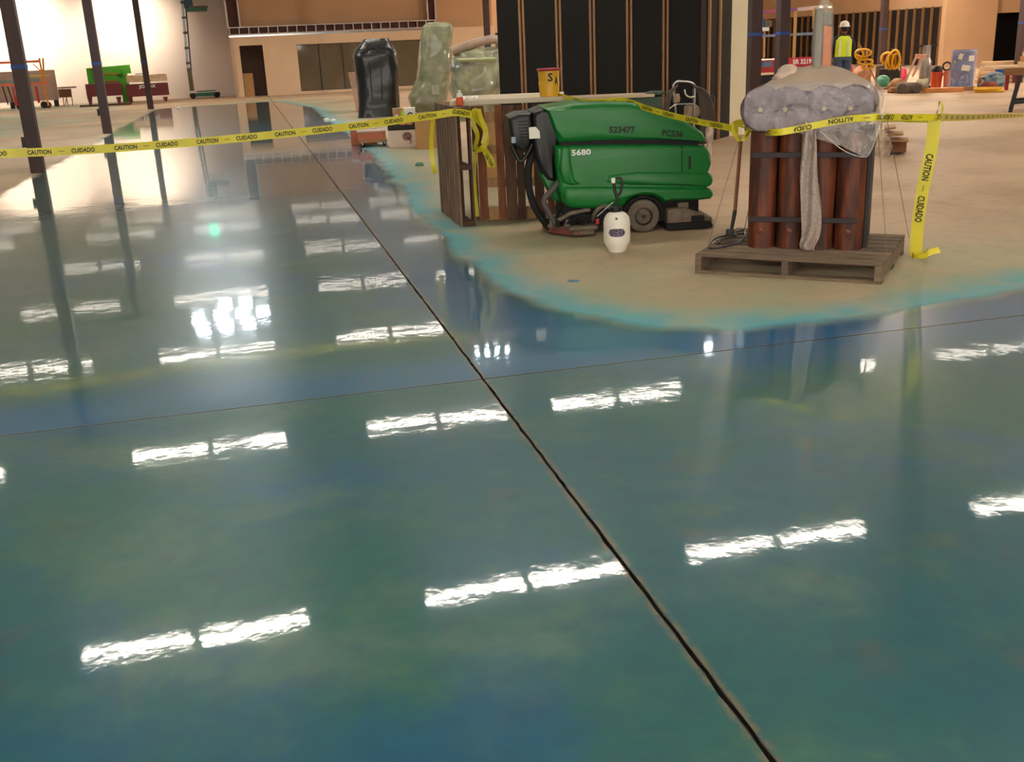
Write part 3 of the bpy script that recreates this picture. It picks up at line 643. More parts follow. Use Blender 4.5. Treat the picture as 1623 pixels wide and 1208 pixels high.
# tie strings from the film to the pallet
S0 = [((1172, 215), -.07, (1122, 391)), ((1187, 330), .05, (1178, 372)), ((1391, 200), .35, (1406, 410)), ((1404, 180), .45, (1441, 378))]
for k, (a, ly, b) in enumerate(S0):
    x, z = hf.uv(a[0], a[1], ly); A_ = hf.w(x, ly, z); B_ = at(b[0], b[1], .14)
    if k == 0: A_ = None
    if A_ is None:
        q = mf.uv(1171, 222, .09); A_ = mf.w(q[0], .09, q[1])
    lab = ['thin cord running down from the tape knot to the pallet left corner', 'short thin cord beside the mop handle', 'thin cord from the wrapped logs down to the pallet right front', 'thin cord from the wrapped logs to the pallet far right corner'][k]
    tag(build(MB().tube([A_, B_+Vector((0, 0, .002))], .0022, 6), 'tie_cord', mat('grey_cord', (120, 104, 92), .7)), lab, 'cord')
# splintered pallet scrap with film, behind the logs
bp0 = at(1392, 246); bf = Fr(bp0)
t = thing('scrap_crate', 'broken brown wooden crate with loose lids behind the log bundle', 'crate', bf.loc, bf.rz)
xa, xb = bf.uv(1400, 245)[0], bf.uv(1436, 245)[0]; h1 = bf.uv(1420, 226)[1]
build(MB().b2((xa, .05, .03), (xb, .5, h1)), 'box_body', mat('brown_carton', (128, 82, 54), .8), t, bevel=.006); build(MB().b2((xa, .06, 0), (xb-.1, .5, .03)), 'base', 'black', t)
for k, (a, b, c_) in enumerate(((1403, 1440, 224), (1400, 1432, 218), (1397, 1428, 213), (1402, 1420, 208))):
    u0, v0 = bf.uv(a, c_); u1, _ = bf.uv(b, c_); o = build(MB().b2((u0, .0, -.012), (u1, .45, .012)), 'loose_board', 'tanwood', t, bevel=.003); o.location.z = v0+.015; o.rotation_euler = (0, rad((3, -4, 6, -8)[k]), 0)
mb = MB().loft([(0, bf.uv(1400, 245)[0], .15, .09, .1), (.12, bf.uv(1399, 240)[0], .15, .11, .12), (.26, bf.uv(1399, 230)[0], .15, .09, .1), (.33, bf.uv(1400, 220)[0], .15, .04, .05)], n=26, p=2.2, amp=.03, fr=8, sub=4)
tag(build(mb, 'plastic_bag', plastic_film('clear_bag', (215, 190, 170), .5, .2), loc=bf.loc-bf.Y*.2, rz=bf.rz, smooth=70), 'clear plastic bag slumped against the broken crate', 'bag')

# ================================================================== FLOOR SCRUBBER
SR = rad(-9.7); sc_ = Fr((3.22, 8.72, 0), SR); NY = -.34; W2 = .34
t = thing('floor_scrubber', 'large green walk-behind floor scrubber numbered 523477', 'scrubber', sc_.loc, SR)
P = lambda l, ly=NY: sc_.pts(l, ly)
lid = P([(887, 229), (878, 207), (869, 181), (862, 172), (880, 169.5), (912, 164.5), (955, 162.5), (1001, 163), (1025, 168), (1050, 177), (1086, 191), (1103, 201), (1117, 211), (1121, 220), (1122, 227), (1108, 227.5), (1040, 226.5), (960, 227)])
build(MB().pillow(lid, -W2+.02, W2-.02, .07, 5), 'recovery_tank_lid', 'green', t, smooth=38)
hull = P([(879, 231), (960, 229.5), (1040, 229), (1108, 230.5), (1121, 234), (1128, 245), (1129, 261), (1124, 274), (1122, 279), (1123, 297), (1121, 312), (1112, 317), (1062, 319), (1052, 322), (1046, 316), (1036, 311.5), (1022, 310), (1008, 312), (998, 317), (990, 328), (943, 332), (903, 331), (892, 322), (886, 300), (881, 260)])
body = build(MB().pillow(hull, -W2, W2, .05, 5), 'tank_body', 'green', t, smooth=38)
midl = P([(965, 277), (1010, 271.5), (1080, 272), (1124, 274), (1129.5, 279), (1130.5, 287), (1128, 293), (1124, 296), (1080, 294.5), (1000, 294), (960, 290)])
build(MB().pillow(midl, -W2-.018, W2+.018, .035, 4), 'bumper_bulge', 'green', t, smooth=60)
lowl = P([(893, 296), (930, 295.5), (1000, 295.5), (1080, 296), (1124, 298), (1130, 303), (1130.5, 310), (1126, 315.5), (1112, 317), (1063, 318.5), (1053, 321), (1046, 315), (1036, 310.5), (1022, 309), (1008, 311), (997, 316), (988, 327), (943, 331), (905, 330), (894, 322)])
build(MB().pillow(lowl, -W2-.028, W2+.028, .045, 4), 'bumper_bulge', 'green', t, smooth=60)
up = P([(889, 233), (903, 233), (906, 262), (911, 285), (921, 292), (905, 294), (892, 290), (886, 268)])
build(MB().pillow(up, -W2-.022, W2+.022, .03, 3), 'side_rib', 'green', t, smooth=60)
bx = lambda a, b, y0_, y1_: (lambda p, q: MB().b2((min(p[0], q[0]), y0_, min(p[1], q[1])), (max(p[0], q[0]), y1_, max(p[1], q[1]))))(sc_.uv(*a, NY), sc_.uv(*b, NY))
build(bx((888, 226), (1108, 231), -W2+.035, W2-.035), 'seam_gasket', 'rubber', t)
sx = sc_.uv(1081, 230, NY)[0]; build(MB().b2((sx-.003, -W2-.003, sc_.uv(1081, 317, NY)[1]), (sx+.003, -W2+.05, sc_.uv(1081, 231, NY)[1])), 'panel_seam', 'rubber', t)
build(bx((1091.5, 248), (1095, 268), -W2-.004, -W2+.02), 'grab_slot', 'ink', t, bevel=.003)
for s_, pa, pb, h, in (('523477', (966, 206), (1007, 206), .055), ('PC536', (1050, 210.5), (1083, 213), .055)):
    a_, b_2 = sc_.uv(*pa, NY), sc_.uv(*pb, NY); X_ = Vector((b_2[0]-a_[0], 0, b_2[1]-a_[1])); build(text(MB(), s_, frame_mtx(((a_[0]+b_2[0])/2, -W2+.014, (a_[1]+b_2[1])/2), X_, UP), X_.length, h), 'stencilled_number', 'ink', t, fix=False)
a_, b_2 = sc_.uv(906, 241, NY), sc_.uv(935, 241, NY); build(text(MB(), '5680', frame_mtx(((a_[0]+b_2[0])/2, -W2-.026, (a_[1]+b_2[1])/2), (1, 0, 0), UP), .165, .05), 'model_number', 'wink', t, fix=False)
# chassis, wheels
build(bx((893, 322), (1110, 350), -W2+.06, W2-.06), 'chassis', 'rubber', t, bevel=.01)
wx, wz = sc_.uv(1020, 343, NY-.02); wr = wz
for s_ in (-1, 1):
    y0_ = s_*(W2-.02)
    tyre = build(MB().lathe([(wr*.55, -.045), (wr*.85, -.05), (wr*.97, -.04), (wr, -.02), (wr, .02), (wr*.97, .04), (wr*.85, .05), (wr*.55, .045)], (0, 0, 0), 36), 'wheel', 'dust', t, smooth=50)
    tyre.matrix_local = Matrix.Translation((wx, y0_, wr)) @ Matrix.Rotation(PI/2, 4, 'X')
    hub = build(MB().lathe([(wr*.56, .02), (wr*.56, .048), (wr*.45, .05), (wr*.40, .03), (wr*.15, .03), (wr*.12, .05), (.001, .052)], (0, 0, 0), 24), 'hub', 'black', tyre, smooth=40)
    if s_ > 0: hub.rotation_euler.x = PI
    for k in range(4):
        a = k*PI/2+.5; build(MB().lathe([(.012, .03), (.012, .055), (.006, .058)], (wr*.3*math.cos(a), wr*.3*math.sin(a), 0), 8), 'wheel_nut', 'dustmetal', tyre, smooth=40).rotation_euler.x = 0 if s_ < 0 else PI
arch = [(wx+wr*1.17*math.cos(a), wr+wr*1.17*math.sin(a)) for a in [PI*k/14 for k in range(15)]]
mb = MB(); mb.tube([(x, -W2-.0, z) for x, z in arch], .012, 6); build(mb, 'wheel_arch', 'rubber', t, smooth=50)
# front scrub deck (right end of the machine)
zz = lambda px, py: sc_.uv(px, py, NY)[1]; xx_ = lambda px, py=340: sc_.uv(px, py, NY)[0]
build(MB().b2((xx_(1056), -.36, .045), (xx_(1127), .36, .065)).b2((xx_(1056), -.365, .012), (xx_(1129), .365, .045)), 'squeegee_rail', 'rubber', t, bevel=.004)
build(MB().pillow([(xx_(1057), .065), (xx_(1057), .19), (xx_(1085), .20), (xx_(1110), .14), (xx_(1128), .10), (xx_(1130), .065)], -.36, .36, .02, 2), 'front_deck', 'dustmetal', t, smooth=35)
build(MB().b2((xx_(1066), -.26, .18), (xx_(1108), .26, .27)), 'deck_mount', 'rubber', t, bevel=.01); build(MB().b2((xx_(1095), -.375, .075), (xx_(1115), -.30, .125)), 'deck_block', 'rubber', t, bevel=.004)
build(MB().b2((xx_(1075), -.33, .16), (xx_(1092), -.2, .24)), 'deck_arm', 'dustmetal', t, bevel=.01)
# rear squeegee: curved dusty bar with a red edge
arc = [(xx_(862)+.34*(1-math.cos(a))*.95-.0, -.42*math.cos((k-6)*PI/12)*-1 if 0 else (k-6)/6*.42) for k, a in enumerate([PI*k/12 for k in range(13)])]
pth = [(xx_(862)+.02+.26*((k-8)/8)**2*1.0, (k-8)/8*.45, .06) for k in range(17)]
mb = MB(); 
for z0_, z1_, wd in ((.02, .075, .035),):
    mb.ribbon([(x, y, (z0_+z1_)/2) for x, y, z in pth], z1_-z0_)
o = build(mb, 'squeegee_blade', mat('dusty_red_rubber', (140, 74, 66), .8, var=.35, scale=10), t); so = o.modifiers.new('th', 'SOLIDIFY'); so.thickness = .03
top = [(x, y) for x, y, z in pth]+[(x+.13, y*.86) for x, y, z in reversed(pth)]
build(MB().prism(top, .072, .09, 'z'), 'squeegee_plate', 'dustmetal', t)
p0 = xx_(893); build(MB().b2((xx_(900), -.46, .065), (xx_(944), -.30, .10)).b2((xx_(905), -.44, .02), (xx_(940), -.40, .065)), 'side_blade', 'dustmetal', t, bevel=.01)
for k in range(5): build(MB().lathe([(.025, 0), (.03, .02), (.012, .035), (.012, .06)], (xx_(872+k*13), -.36+.03*(k % 2), .09), 10), 'knob', 'black' if k % 2 else 'dustmetal', t, smooth=40)
# brush housing between squeegee and wheel
build(MB().lathe([(.20, 0), (.21, .03), (.20, .09), (.14, .11)], (xx_(925), -.12, .09), 28), 'brush_housing', 'rubber', t, smooth=40)
build(MB().tube(smoothpath([(xx_(940), -.30, .12), (xx_(943), -.36, .20), (xx_(955), -.37, .25), (xx_(970), -.36, .22), (xx_(975), -.32, .12)], 6), .018, 10), 'drain_hose', 'dustmetal', t, smooth=60)
build(MB().cyl((xx_(893), -.22, .16), (xx_(905), -.36, .10), .05).cyl((xx_(912), -.25, .15), (xx_(928), -.38, .12), .04), 'motor', 'rubber', t, smooth=40)
build(MB().box((xx_(946), -.36, .12), (.03, .02, .05)), 'red_knob', 'red', t, bevel=.005)
# rear tower, console, handle
con = P([(843, 178), (858, 172), (876, 174), (881, 182), (886, 206), (887, 228), (880, 250), (880, 288), (868, 285), (857, 272), (848, 250), (843, 226)], -.22)
build(MB().pillow(con, -.27, .27, .05, 4), 'control_console', 'black', t, smooth=40)
hd = P([(806, 187), (822, 180), (842, 179), (846, 215), (838, 236), (826, 240), (814, 232), (809, 214)], -.24)
hb = build(MB().pillow(hd, -.26, .24, .04, 3), 'handle_pod', 'black', t, smooth=40)
for k in range(6): p = sc_.uv(824+k*.6, 193+k*5, -.27); build(MB().box((p[0]+.03, -.264, p[1]), (.09, .008, .006)), 'rib', 'rubber', hb)
a_ = sc_.uv(814, 222, -.27); build(MB().box((a_[0], -.266, a_[1]), (.034, .006, .05)), 'blue_label', mat('pale_blue_label', (150, 168, 190), .5), t)
lab = P([(838, 202), (849, 201), (855, 208), (856, 219), (839, 220)], -.27); build(MB().prism(lab, -.279, -.270), 'paper_label', 'paper', t)
build(MB().tube(smoothpath([(a, -.2, b) for a, b in P([(812, 232), (818, 246), (826, 256), (838, 240), (846, 222)], -.2)], 5), .018, 8), 'grip_bar', 'black', t, smooth=60)
build(MB().tube(smoothpath([(a, -.15, b) for a, b in P([(847, 240), (838, 262), (838, 295), (846, 325), (858, 345), (872, 362)], -.15)], 6), .032, 12), 'suction_hose', 'rubber', t, smooth=60)
build(MB().tube(smoothpath([(a, -.28, b) for a, b in P([(888, 285), (876, 300), (862, 318), (868, 334), (876, 348), (880, 362)], -.28)], 6), .026, 12), 'grey_hose', mat('grey_hose', (84, 74, 72), .6), t, smooth=60)
build(MB().pillow(P([(855, 276), (881, 270), (890, 322), (878, 318)], -.2), -.2, .2, .03, 3), 'lower_tower', 'green', t, smooth=40)
build(MB().tube([(a, -.32, b) for a, b in P([(884, 350), (905, 338), (935, 332)], -.32)], .02, 8), 'link_arm', 'dustmetal', t, smooth=60)

# pump sprayer in front
sb = at(978, 398); sf = Fr(sb); t = thing('pump_sprayer', 'small white rounded tank sprayer with black wand beside the scrubber wheel', 'sprayer', sf.loc, sf.rz)
rr = .106
build(MB().lathe([(.001, .0), (rr*.62, .0), (rr*.72, .02), (rr*.76, .035), (rr*.98, .075), (rr, .10), (rr, .23), (rr*.93, .27), (rr*.74, .30), (rr*.5, .315), (rr*.4, .32)], (0, 0, 0), 36), 'tank', 'white', t, smooth=50)
build(MB().lathe([(.046, .315), (.05, .33), (.05, .355), (.03, .36)], (-.005, 0, 0), 20), 'collar', 'black', t, smooth=40)
oval = [(math.copysign(abs(math.cos(a))**.5, math.cos(a))*.065, .165+math.copysign(abs(math.sin(a))**.8, math.sin(a))*.032) for a in [2*PI*k/28 for k in range(28)]]
mb = MB(); vv = [(x, -math.sqrt((rr+.0015)**2-x*x), z) for x, z in oval]; c0 = (0, -rr-.0015, .165)
def curved_patch(out, r_, nxs=14):
    mb = MB(); xs_ = [i/(nxs)*2-1 for i in range(nxs+1)]; mx = max(x for x, z in out)
    zc = .165; rows = []
    for s in xs_:
        x = s*mx*.999; h = .032*(1-abs(s)**4)**.5 if abs(s) < 1 else 0
        rows.append([(x, -math.sqrt(r_*r_-x*x), zc-h), (x, -math.sqrt(r_*r_-x*x), zc+h)])
    for i in range(nxs):
        mb.add([rows[i][0], rows[i][1], rows[i+1][1], rows[i+1][0]], [(0, 1, 2, 3)])
    return mb
build(curved_patch(oval, rr+.0015), 'oval_label', mat('dark_label', (40, 32, 52), .4, var=.5, scale=60, col2=(110, 100, 120)), t, fix=False)
h = sf.uv; 
build(MB().tube(smoothpath([(h(974, 333)[0], 0, .35), (h(979, 318)[0], 0, h(979, 318)[1]), (h(975, 305)[0], 0, h(975, 305)[1]), (h(973, 290)[0], 0, h(973, 290)[1])], 5), .012, 8).tube(smoothpath([(h(979, 312)[0], 0, h(979, 312)[1]), (h(985, 300)[0], 0, h(985, 300)[1]), (h(985, 284)[0], 0, h(985, 284)[1]), (h(976, 283)[0], 0, h(976, 283)[1])], 5), .010, 8), 'trigger_handle', 'black', t, smooth=60)
a_ = h(972, 286); build(MB().box((a_[0], -.012, a_[1]), (.03, .03, .04)), 'white_cap', 'paper', t, bevel=.006)
build(MB().tube([(h(972, 320)[0], -.01, h(972, 320)[1]), (h(946, 342)[0], -.04, h(946, 342)[1])], .005, 6), 'wand', 'metal', t, smooth=60)
build(MB().box((h(978, 338)[0]-.005, -.09, .275), (.018, .03, .018)), 'valve', 'dustmetal', t, bevel=.004)

# ================================================================== STANDING PALLETS AND THE BOARD ON THEM
pa = pallet((1.98, 9.42, 0), 0, 'dark wooden pallet standing on edge, left end of the makeshift table', 1.09, 1.08, .14, 8, 3, ('slatwood', 'darkwood'), fill=.58)
pa.rotation_mode = 'QUATERNION'; pa.rotation_quaternion = Matrix(((0, 0, -1), (0, 1, 0), (1, 0, 0))).to_quaternion(); pa.location = (1.98, 9.42, 0)
p1, p2 = at(752, 352), at(868, 348); bz = math.atan2(p2.y-p1.y, p2.x-p1.x); bfr = Fr((p1.x+.04, p1.y+.02, 0), bz)
t = thing('wooden_pallet', 'reddish wooden pallet standing upright behind the scrubber, front of the makeshift table', 'pallet', bfr.loc, bz)
U = lambda px: bfr.uv(px, 260)[0]
for a, b, m, ly in ((750, 757, 'darkwood', 0), (757, 771, 'redboard', .03), (787, 800, 'redboard', .03), (801, 819, 'darkwood', -.05), (819, 832, 'darkwood', -.03), (846, 862, 'darkwood', .03), (866, 878, 'darkwood', .03)):
    if m == 'redboard': m = mat('red_brown_board', (138, 82, 50), .8, var=.3, stretch=(6, 6, 1), scale=4)
    build(MB().b2((U(a), ly, .01), (U(b)-.004, ly+.022, 1.075)), 'slat', m, t, bevel=.003)
for py, hh in ((186, .045), (238, .04), (291, .04), (346, .07)):
    z = bfr.uv(790, py)[1]; z = max(z, .05); o = build(MB().b2((U(757), .06, z-hh), (U(880), .10, z+hh)), 'stringer', 'tanwood', t, bevel=.003)
ztb = bfr.uv(800, 164)[1]
top = tag(build(MB().b2((U(718), -.02, 1.09), (U(897), .95, 1.135)), 'table_board', mat('pale_tabletop', (200, 186, 160), .6, var=.12, scale=3), loc=bfr.loc, rz=bz, bevel=.004), 'long pale board laid flat over the standing pallets as a table', 'board')
t = thing('debris_pile', 'crumpled white paper on the pale tabletop board', 'paper', bfr.w(U(748), .10, 1.135), bz)
for k in range(7): build(MB().loft([(0, 0, 0, .02, .015), (.015, 0, 0, .03, .02), (.03, 0, 0, .015, .01)], n=10, p=2, amp=.02, fr=20, seed=k), 'scrap', 'paper', t).location = (random.uniform(-.06, .06), random.uniform(-.02, .04), 0)
xo, zo = bfr.uv(719, 176, -.05)
ob_ = Fr(bfr.w(xo, .15, 1.095), 0)
t = thing('marking_can', 'small orange and white spray can on the pallet corner', 'can', (1.93, 9.62, 1.095)); build(MB().lathe([(.03, 0), (.032, .005), (.032, .075)], n=16), 'body', 'orange', t, smooth=40); build(MB().lathe([(.032, .075), (.026, .105), (.014, .11), (.014, .135), (.002, .137)], n=16), 'cap', 'paper', t, smooth=40)
# yellow drum with SA
xd, _ = bfr.uv(871, 160, .10); df = Fr(bfr.w(xd, .10, 1.135), bz)
hd_ = bfr.uv(871, 110, .10)[1]-1.135; rd = (bfr.uv(888.5, 140, .10)[0]-bfr.uv(854, 140, .10)[0])/2
t = thing('yellow_bucket', 'tall yellow bucket with red rim and black letters on the pale board', 'bucket', df.loc, bz)
build(MB().lathe([(rd*.86, 0), (rd*.88, .01), (rd*.97, hd_*.55), (rd*.93, hd_*.58), (rd, hd_*.97), (rd*.9, hd_*.97), (rd*.8, hd_*.7)], n=32), 'body', mat('bucket_yellow', (222, 166, 30), .45, var=.15, scale=5), t, smooth=50)
build(MB().tube([(rd*1.0*math.cos(a), rd*1.0*math.sin(a), hd_) for a in [2*PI*k/28 for k in range(28)]], .012, 8, closed=True), 'rim', mat('crimson_rim', (168, 40, 56), .5), t, smooth=60)
def wrap_text(s, r_, z, L_, hgt, a0, name, par, m='ink'):
    v, f = text_geo(s); xs_ = [p[0] for p in v]; ys_ = [p[1] for p in v]; cx, cy = (max(xs_)+min(xs_))/2, (max(ys_)+min(ys_))/2; kx, ky = L_/(max(xs_)-min(xs_)), hgt/(max(ys_)-min(ys_))
    mb = MB(); mb.add([(r_*math.sin(a0+(x-cx)*kx/r_), -r_*math.cos(a0+(x-cx)*kx/r_), z+(y-cy)*ky) for x, y, q in v], f); return build(mb, name, m, par, fix=False)
wrap_text('S', rd*1.0, hd_*.72, .045, .075, .15, 'letter_s', t); wrap_text('A', rd*1.0, hd_*.58, .04, .075, .75, 'letter_a', t)

# ================================================================== CAUTION TAPE
def tape(name, label, path, width, upv=UP, words=None, period=.315, wl=.175, hh=.036, side=None, flip=False, group=None, start='CAUTION'):
    P = smoothpath(path, 8); t = thing(name, label, 'tape', (P[0].x, P[0].y, 0), 0, group); O = Vector((P[0].x, P[0].y, 0))
    mb = MB().ribbon([p-O for p in P], width, upv); o = build(mb, 'ribbon', 'yellow', t, smooth=80, fix=False)
    if words is None: return t
    cum = [0]
    for a, b in zip(P[:-1], P[1:]): cum.append(cum[-1]+(b-a).length)
    def s_at(s):
        for i in range(len(P)-1):
            if cum[i+1] >= s: return P[i].lerp(P[i+1], (s-cum[i])/(cum[i+1]-cum[i]+1e-9)), (P[i+1]-P[i]).normalized(), i
        return P[-1], (P[-1]-P[-2]).normalized(), len(P)-1
    s = words; k = 0; seq = ('CAUTION', 'CUIDADO') if start == 'CAUTION' else ('CUIDADO', 'CAUTION')
    while s < cum[-1]-wl/2:
        if s > wl/2:
            p, tg, i = s_at(s); u = Vector(upv[min(i, len(upv)-1)]) if isinstance(upv, list) else Vector(upv); u = u-tg*u.dot(tg); nrm = tg.cross(u).normalized()
            if nrm.dot(Vector((0, 0, CH))-p) < 0: nrm = -nrm
            fx, fy = (tg, u)
            if tg.cross(u).dot(Vector((0, 0, CH))-p) < 0: fx = -tg
            if flip: fx, fy = -fx, -fy
            o = build(text(MB(), seq[k % 2], frame_mtx(p-O+nrm*.0025, fx, fy), wl, hh), 'printed_word', 'ink', t, fix=False); o['kind'] = 'print' if 0 else ''
            del o['kind']
            if seq[k % 2] == 'CAUTION':
                p, tg, i = s_at(min(s+period/2, cum[-1]-.01)); build(text(MB(), '—', frame_mtx(p-O+nrm*.0025, fx, fy), .045, .004), 'printed_dash', 'ink', t, fix=False)
        s += period; k += 1
    return t
cor = Vector((1.86, 9.40, 0)); zc = 1.0
d = ray(690, 182.5); s_ = 9.40/d.y; R_ = Vector((0, 0, CH))+d*s_
def on_line(px, py, dy): d = ray(px, py); return Vector((0, 0, CH))+d*(dy/d.y)
ctrl = [(-230, 251, 9.0), (-110, 248.5, 8.95), (0, 243.5, 8.9), (130, 238, 8.95), (300, 226, 9.05), (430, 214, 9.12), (560, 200, 9.22), (640, 189.5, 9.3), (690, 182.5, 9.36), (722, 178, 9.38), (748, 182, 9.42)]
lt = [on_line(*c) for c in ctrl]
tape('caution_tape', 'long yellow caution tape stretched low across the left floor', lt, .066, words=.05, period=.322, start='CAUTION')
pp_ = lt[0]; t = thing('tape_post', 'thin grey post tying off the far left end of the caution tape', 'post', (pp_.x, pp_.y+.02, 0)); build(MB().lathe([(.17, 0), (.17, .02), (.03, .04), (.02, .05)], n=24), 'base', 'black', t, smooth=40); build(MB().cyl((0, 0, .04), (0, 0, 1.1), .02), 'pole', 'metal', t, smooth=40)
# hanging tangle of tape on the pallets
t = thing('tape_tangle', 'knotted tangle of yellow caution tape hanging from the pale board', 'tape', bfr.w(U(755), -.07, 0), bz); tb = Fr(bfr.w(U(755), -.07, 0), bz)
def strip(pts_, wd, t_, fr, y0_=0, tw=0, name='strand', words=None):
    P = [fr.uv(a, b, y0_) for a, b in pts_]; P = smoothpath([(x, y0_+.02*math.sin(i*1.3+tw), z) for i, (x, z) in enumerate(P)], 7)
    up = [Vector((math.cos(.5*math.sin(i*.15+tw)), math.sin(i*.11+tw)*.7, 0)) for i in range(len(P))]
    return build(MB().ribbon(P, wd, up), name, 'yellow', t_, smooth=80, fix=False)
strip([(752, 172), (756, 190), (768, 205), (772, 222), (764, 235), (756, 238)], .05, t, tb, 0, .3); strip([(758, 173), (763, 190), (770, 208), (766, 228)], .05, t, tb, -.03, 1.2)
strip([(751, 175), (750, 195), (757, 215), (753, 238), (768, 240)], .045, t, tb, .02, 2.1); strip([(752, 236), (764, 234), (772, 244), (777, 254), (780, 265)], .075, t, tb, -.04, .6)
q = [tb.uv(a, b, -.06) for a, b in ((770, 244), (781, 264))]; build(text(MB(), 'CAUTION', frame_mtx(((q[0][0]+q[1][0])/2, -.075, (q[0][1]+q[1][1])/2), (q[1][0]-q[0][0], 0, q[1][1]-q[0][1]), (.5, 0, .3)), .12, .035), 'printed_word', 'ink', t, fix=False)
t = thing('tape_strip', 'narrow yellow tape strand hanging between the two standing pallets', 'tape', bfr.w(U(753), -.02, 0), bz); tb = Fr(bfr.w(U(753), -.02, 0), bz); strip([(752, 240), (754, 270), (753, 300), (756, 330), (757, 343)], .035, t, tb, 0, .2)
f2 = Fr((1.825, 9.62, 0), facing((1.825, 9.62))); t = thing('tape_strip', 'yellow tape strand hanging down the left face of the dark standing pallet', 'tape', f2.loc, f2.rz); strip([(690, 180), (685, 200), (684, 235), (687, 262), (690, 275)], .045, t, f2, 0, .9); strip([(690, 181), (694, 181), (697, 184)], .04, t, f2, 0, .9)
# tape over the machine to the knot at the mop
ztop = sc_.uv(1001, 163, NY)[1]+.006
kx_ = mf.uv(1170, 205, .06); K1 = mf.w(kx_[0], .06, kx_[1])
T2 = [bfr.w(U(880), .3, 1.14), sc_.w(sc_.uv(930, 166, 0)[0], 0, ztop), sc_.w(sc_.uv(985, 162, -.05)[0], -.05, ztop+.002)]
for f_ in (.25, .5, .75): T2.append(T2[2].lerp(K1, f_)-Vector((0, 0, .02*math.sin(PI*f_))))
T2.append(K1)
tape('caution_tape', 'yellow caution tape running from the bucket over the green scrubber to the mop handle', T2, .05, Vector((0, -.5, 1)), words=.75, start='CUIDADO', wl=.16, hh=.03)
# knot at the mop
t = thing('tape_knot', 'yellow tape knot looped round the top of the mop handle', 'tape', K1, mf.rz); kf = Fr(K1, mf.rz)
mb = MB(); c0 = kf.uv(1172, 208)
loops = [([(1160, 196), (1166, 210), (1170, 221), (1180, 219), (1184, 205), (1180, 194), (1168, 193)], .04), ([(1161, 194), (1163, 208), (1171, 222)], .03), ([(1163, 194), (1175, 191), (1188, 195), (1196, 201)], .04), ([(1164, 195), (1178, 199), (1187, 205), (1182, 214)], .03)]
for k, (l, wd) in enumerate(loops):
    P = [kf.uv(a, b) for a, b in l]; P = smoothpath([(x, -.03*k+.02*math.cos(i*1.4), z-0) for i, (x, z) in enumerate(P)], 6)
    build(MB().ribbon([Vector((p.x, p.y-.05, p.z)) for p in P], wd, [Vector((math.sin(i*.12+k), -.8, math.cos(i*.1))) for i in range(len(P))]), 'loop', 'yellow', t, smooth=80, fix=False)
# tape across the wrapped logs
def hw_(px, py, ly): x, z = hf.uv(px, py, ly); return hf.w(x, ly, z)
mid = kf.w(*[kf.uv(1184, 204)[0], -.05, kf.uv(1184, 204)[1]])
K2 = on_line(1488, 186, 6.42+0)
T3 = [mid, hw_(1225, 210, -.10), hw_(1262, 205, -.11), hw_(1300, 197, -.11), hw_(1345, 189, -.11), hw_(1392, 186, -.10), on_line(1440, 186, 6.3), K2]
tape('caution_tape', 'yellow caution tape drawn across the front of the wrapped logs', T3, .045, words=.42, flip=True, wl=.19, hh=.032, period=.30)
d2 = on_line(1640, 181.5, 13.0); T4 = [K2, on_line(1530, 186, 7.9), on_line(1575, 184.5, 9.6), on_line(1623, 182.5, 12.2), on_line(1700, 178, 19)]
tape('caution_tape', 'yellow caution tape running from the knot out past the right edge', T4, .055, words=.5, wl=.2, period=.42, hh=.03)
# dangling end
hfz = Fr((K2.x, K2.y, 0), facing(K2)); gz = at(1460, 408)
T5p = [(1481, 190), (1477, 230), (1469, 270), (1462, 305), (1456, 345), (1453, 375), (1452, 400)]
T5 = [hfz.w(hfz.uv(a, b)[0], 0, max(.012, hfz.uv(a, b)[1])) for a, b in T5p]
sc5 = hfz.uv(1452, 407)[1]
T5 = []
for i, (a, b) in enumerate(T5p+[(1455, 407)]):
    f_ = i/len(T5p); p = Vector((0, 0, CH)); q = K2.lerp(gz, f_); d_ = ray(a, b); n_ = Vector((q.x, q.y, 0)).normalized(); s_ = (q-p).dot(n_)/d_.dot(n_); T5.append(p+d_*s_)
T5[-1].z = max(T5[-1].z, .004)
tape('caution_tape', 'long yellow tape end hanging from the knot down to the floor beside the pallet', T5, .085, hfz.X*1.0+Vector((0, 0, 0)), words=.33, period=.30, wl=.19, hh=.05, start='CAUTION')
E_ = at(1458, 408); ef = Fr(E_); t = thing('tape_end', 'curled foot of the hanging tape folded on the floor', 'tape', ef.loc, ef.rz)
build(MB().ribbon(smoothpath([ef.uv(1447, 400)[0:1]+(.0, .03), (-.045, -.03, .006), (.0, -.05, .004), (.05, -.02, .03), (.04, .03, .05)], 6), .06, Vector((0, -.4, 1))), 'fold', 'yellow', t, smooth=80, fix=False)
build(MB().ribbon(smoothpath([(.03, 0, .02), (.08, .03, .04), (.13, .05, .05)], 6), .05, Vector((0, .6, .6))), 'tail', 'yellow', t, smooth=80, fix=False)
t = thing('tape_knot', 'small yellow tape knot with a loop standing up where the tapes meet', 'tape', K2, hfz.rz); k2 = Fr(K2, hfz.rz)
for k, l in enumerate(([(1484, 187), (1486, 176), (1490, 161), (1494, 170), (1491, 184), (1486, 190)], [(1478, 184), (1486, 190), (1492, 184), (1484, 181)])):
    P = [k2.uv(a, b) for a, b in l]; P = smoothpath([(x, -.03+.02*math.sin(i), z) for i, (x, z) in enumerate(P)], 6); build(MB().ribbon(P, .035, [Vector((.6*math.cos(i*.2), -1, .4)) for i in range(len(P))]), 'loop', 'yellow', t, smooth=80, fix=False)
T6 = [hw_(1398, 192, .1), on_line(1430, 191, 7.0), K2+Vector((0, .05, -.03))]; tape('caution_tape', 'second strand of yellow tape behind the first, right of the wrapped logs', T6, .03, Vector((0, -1, .6)))

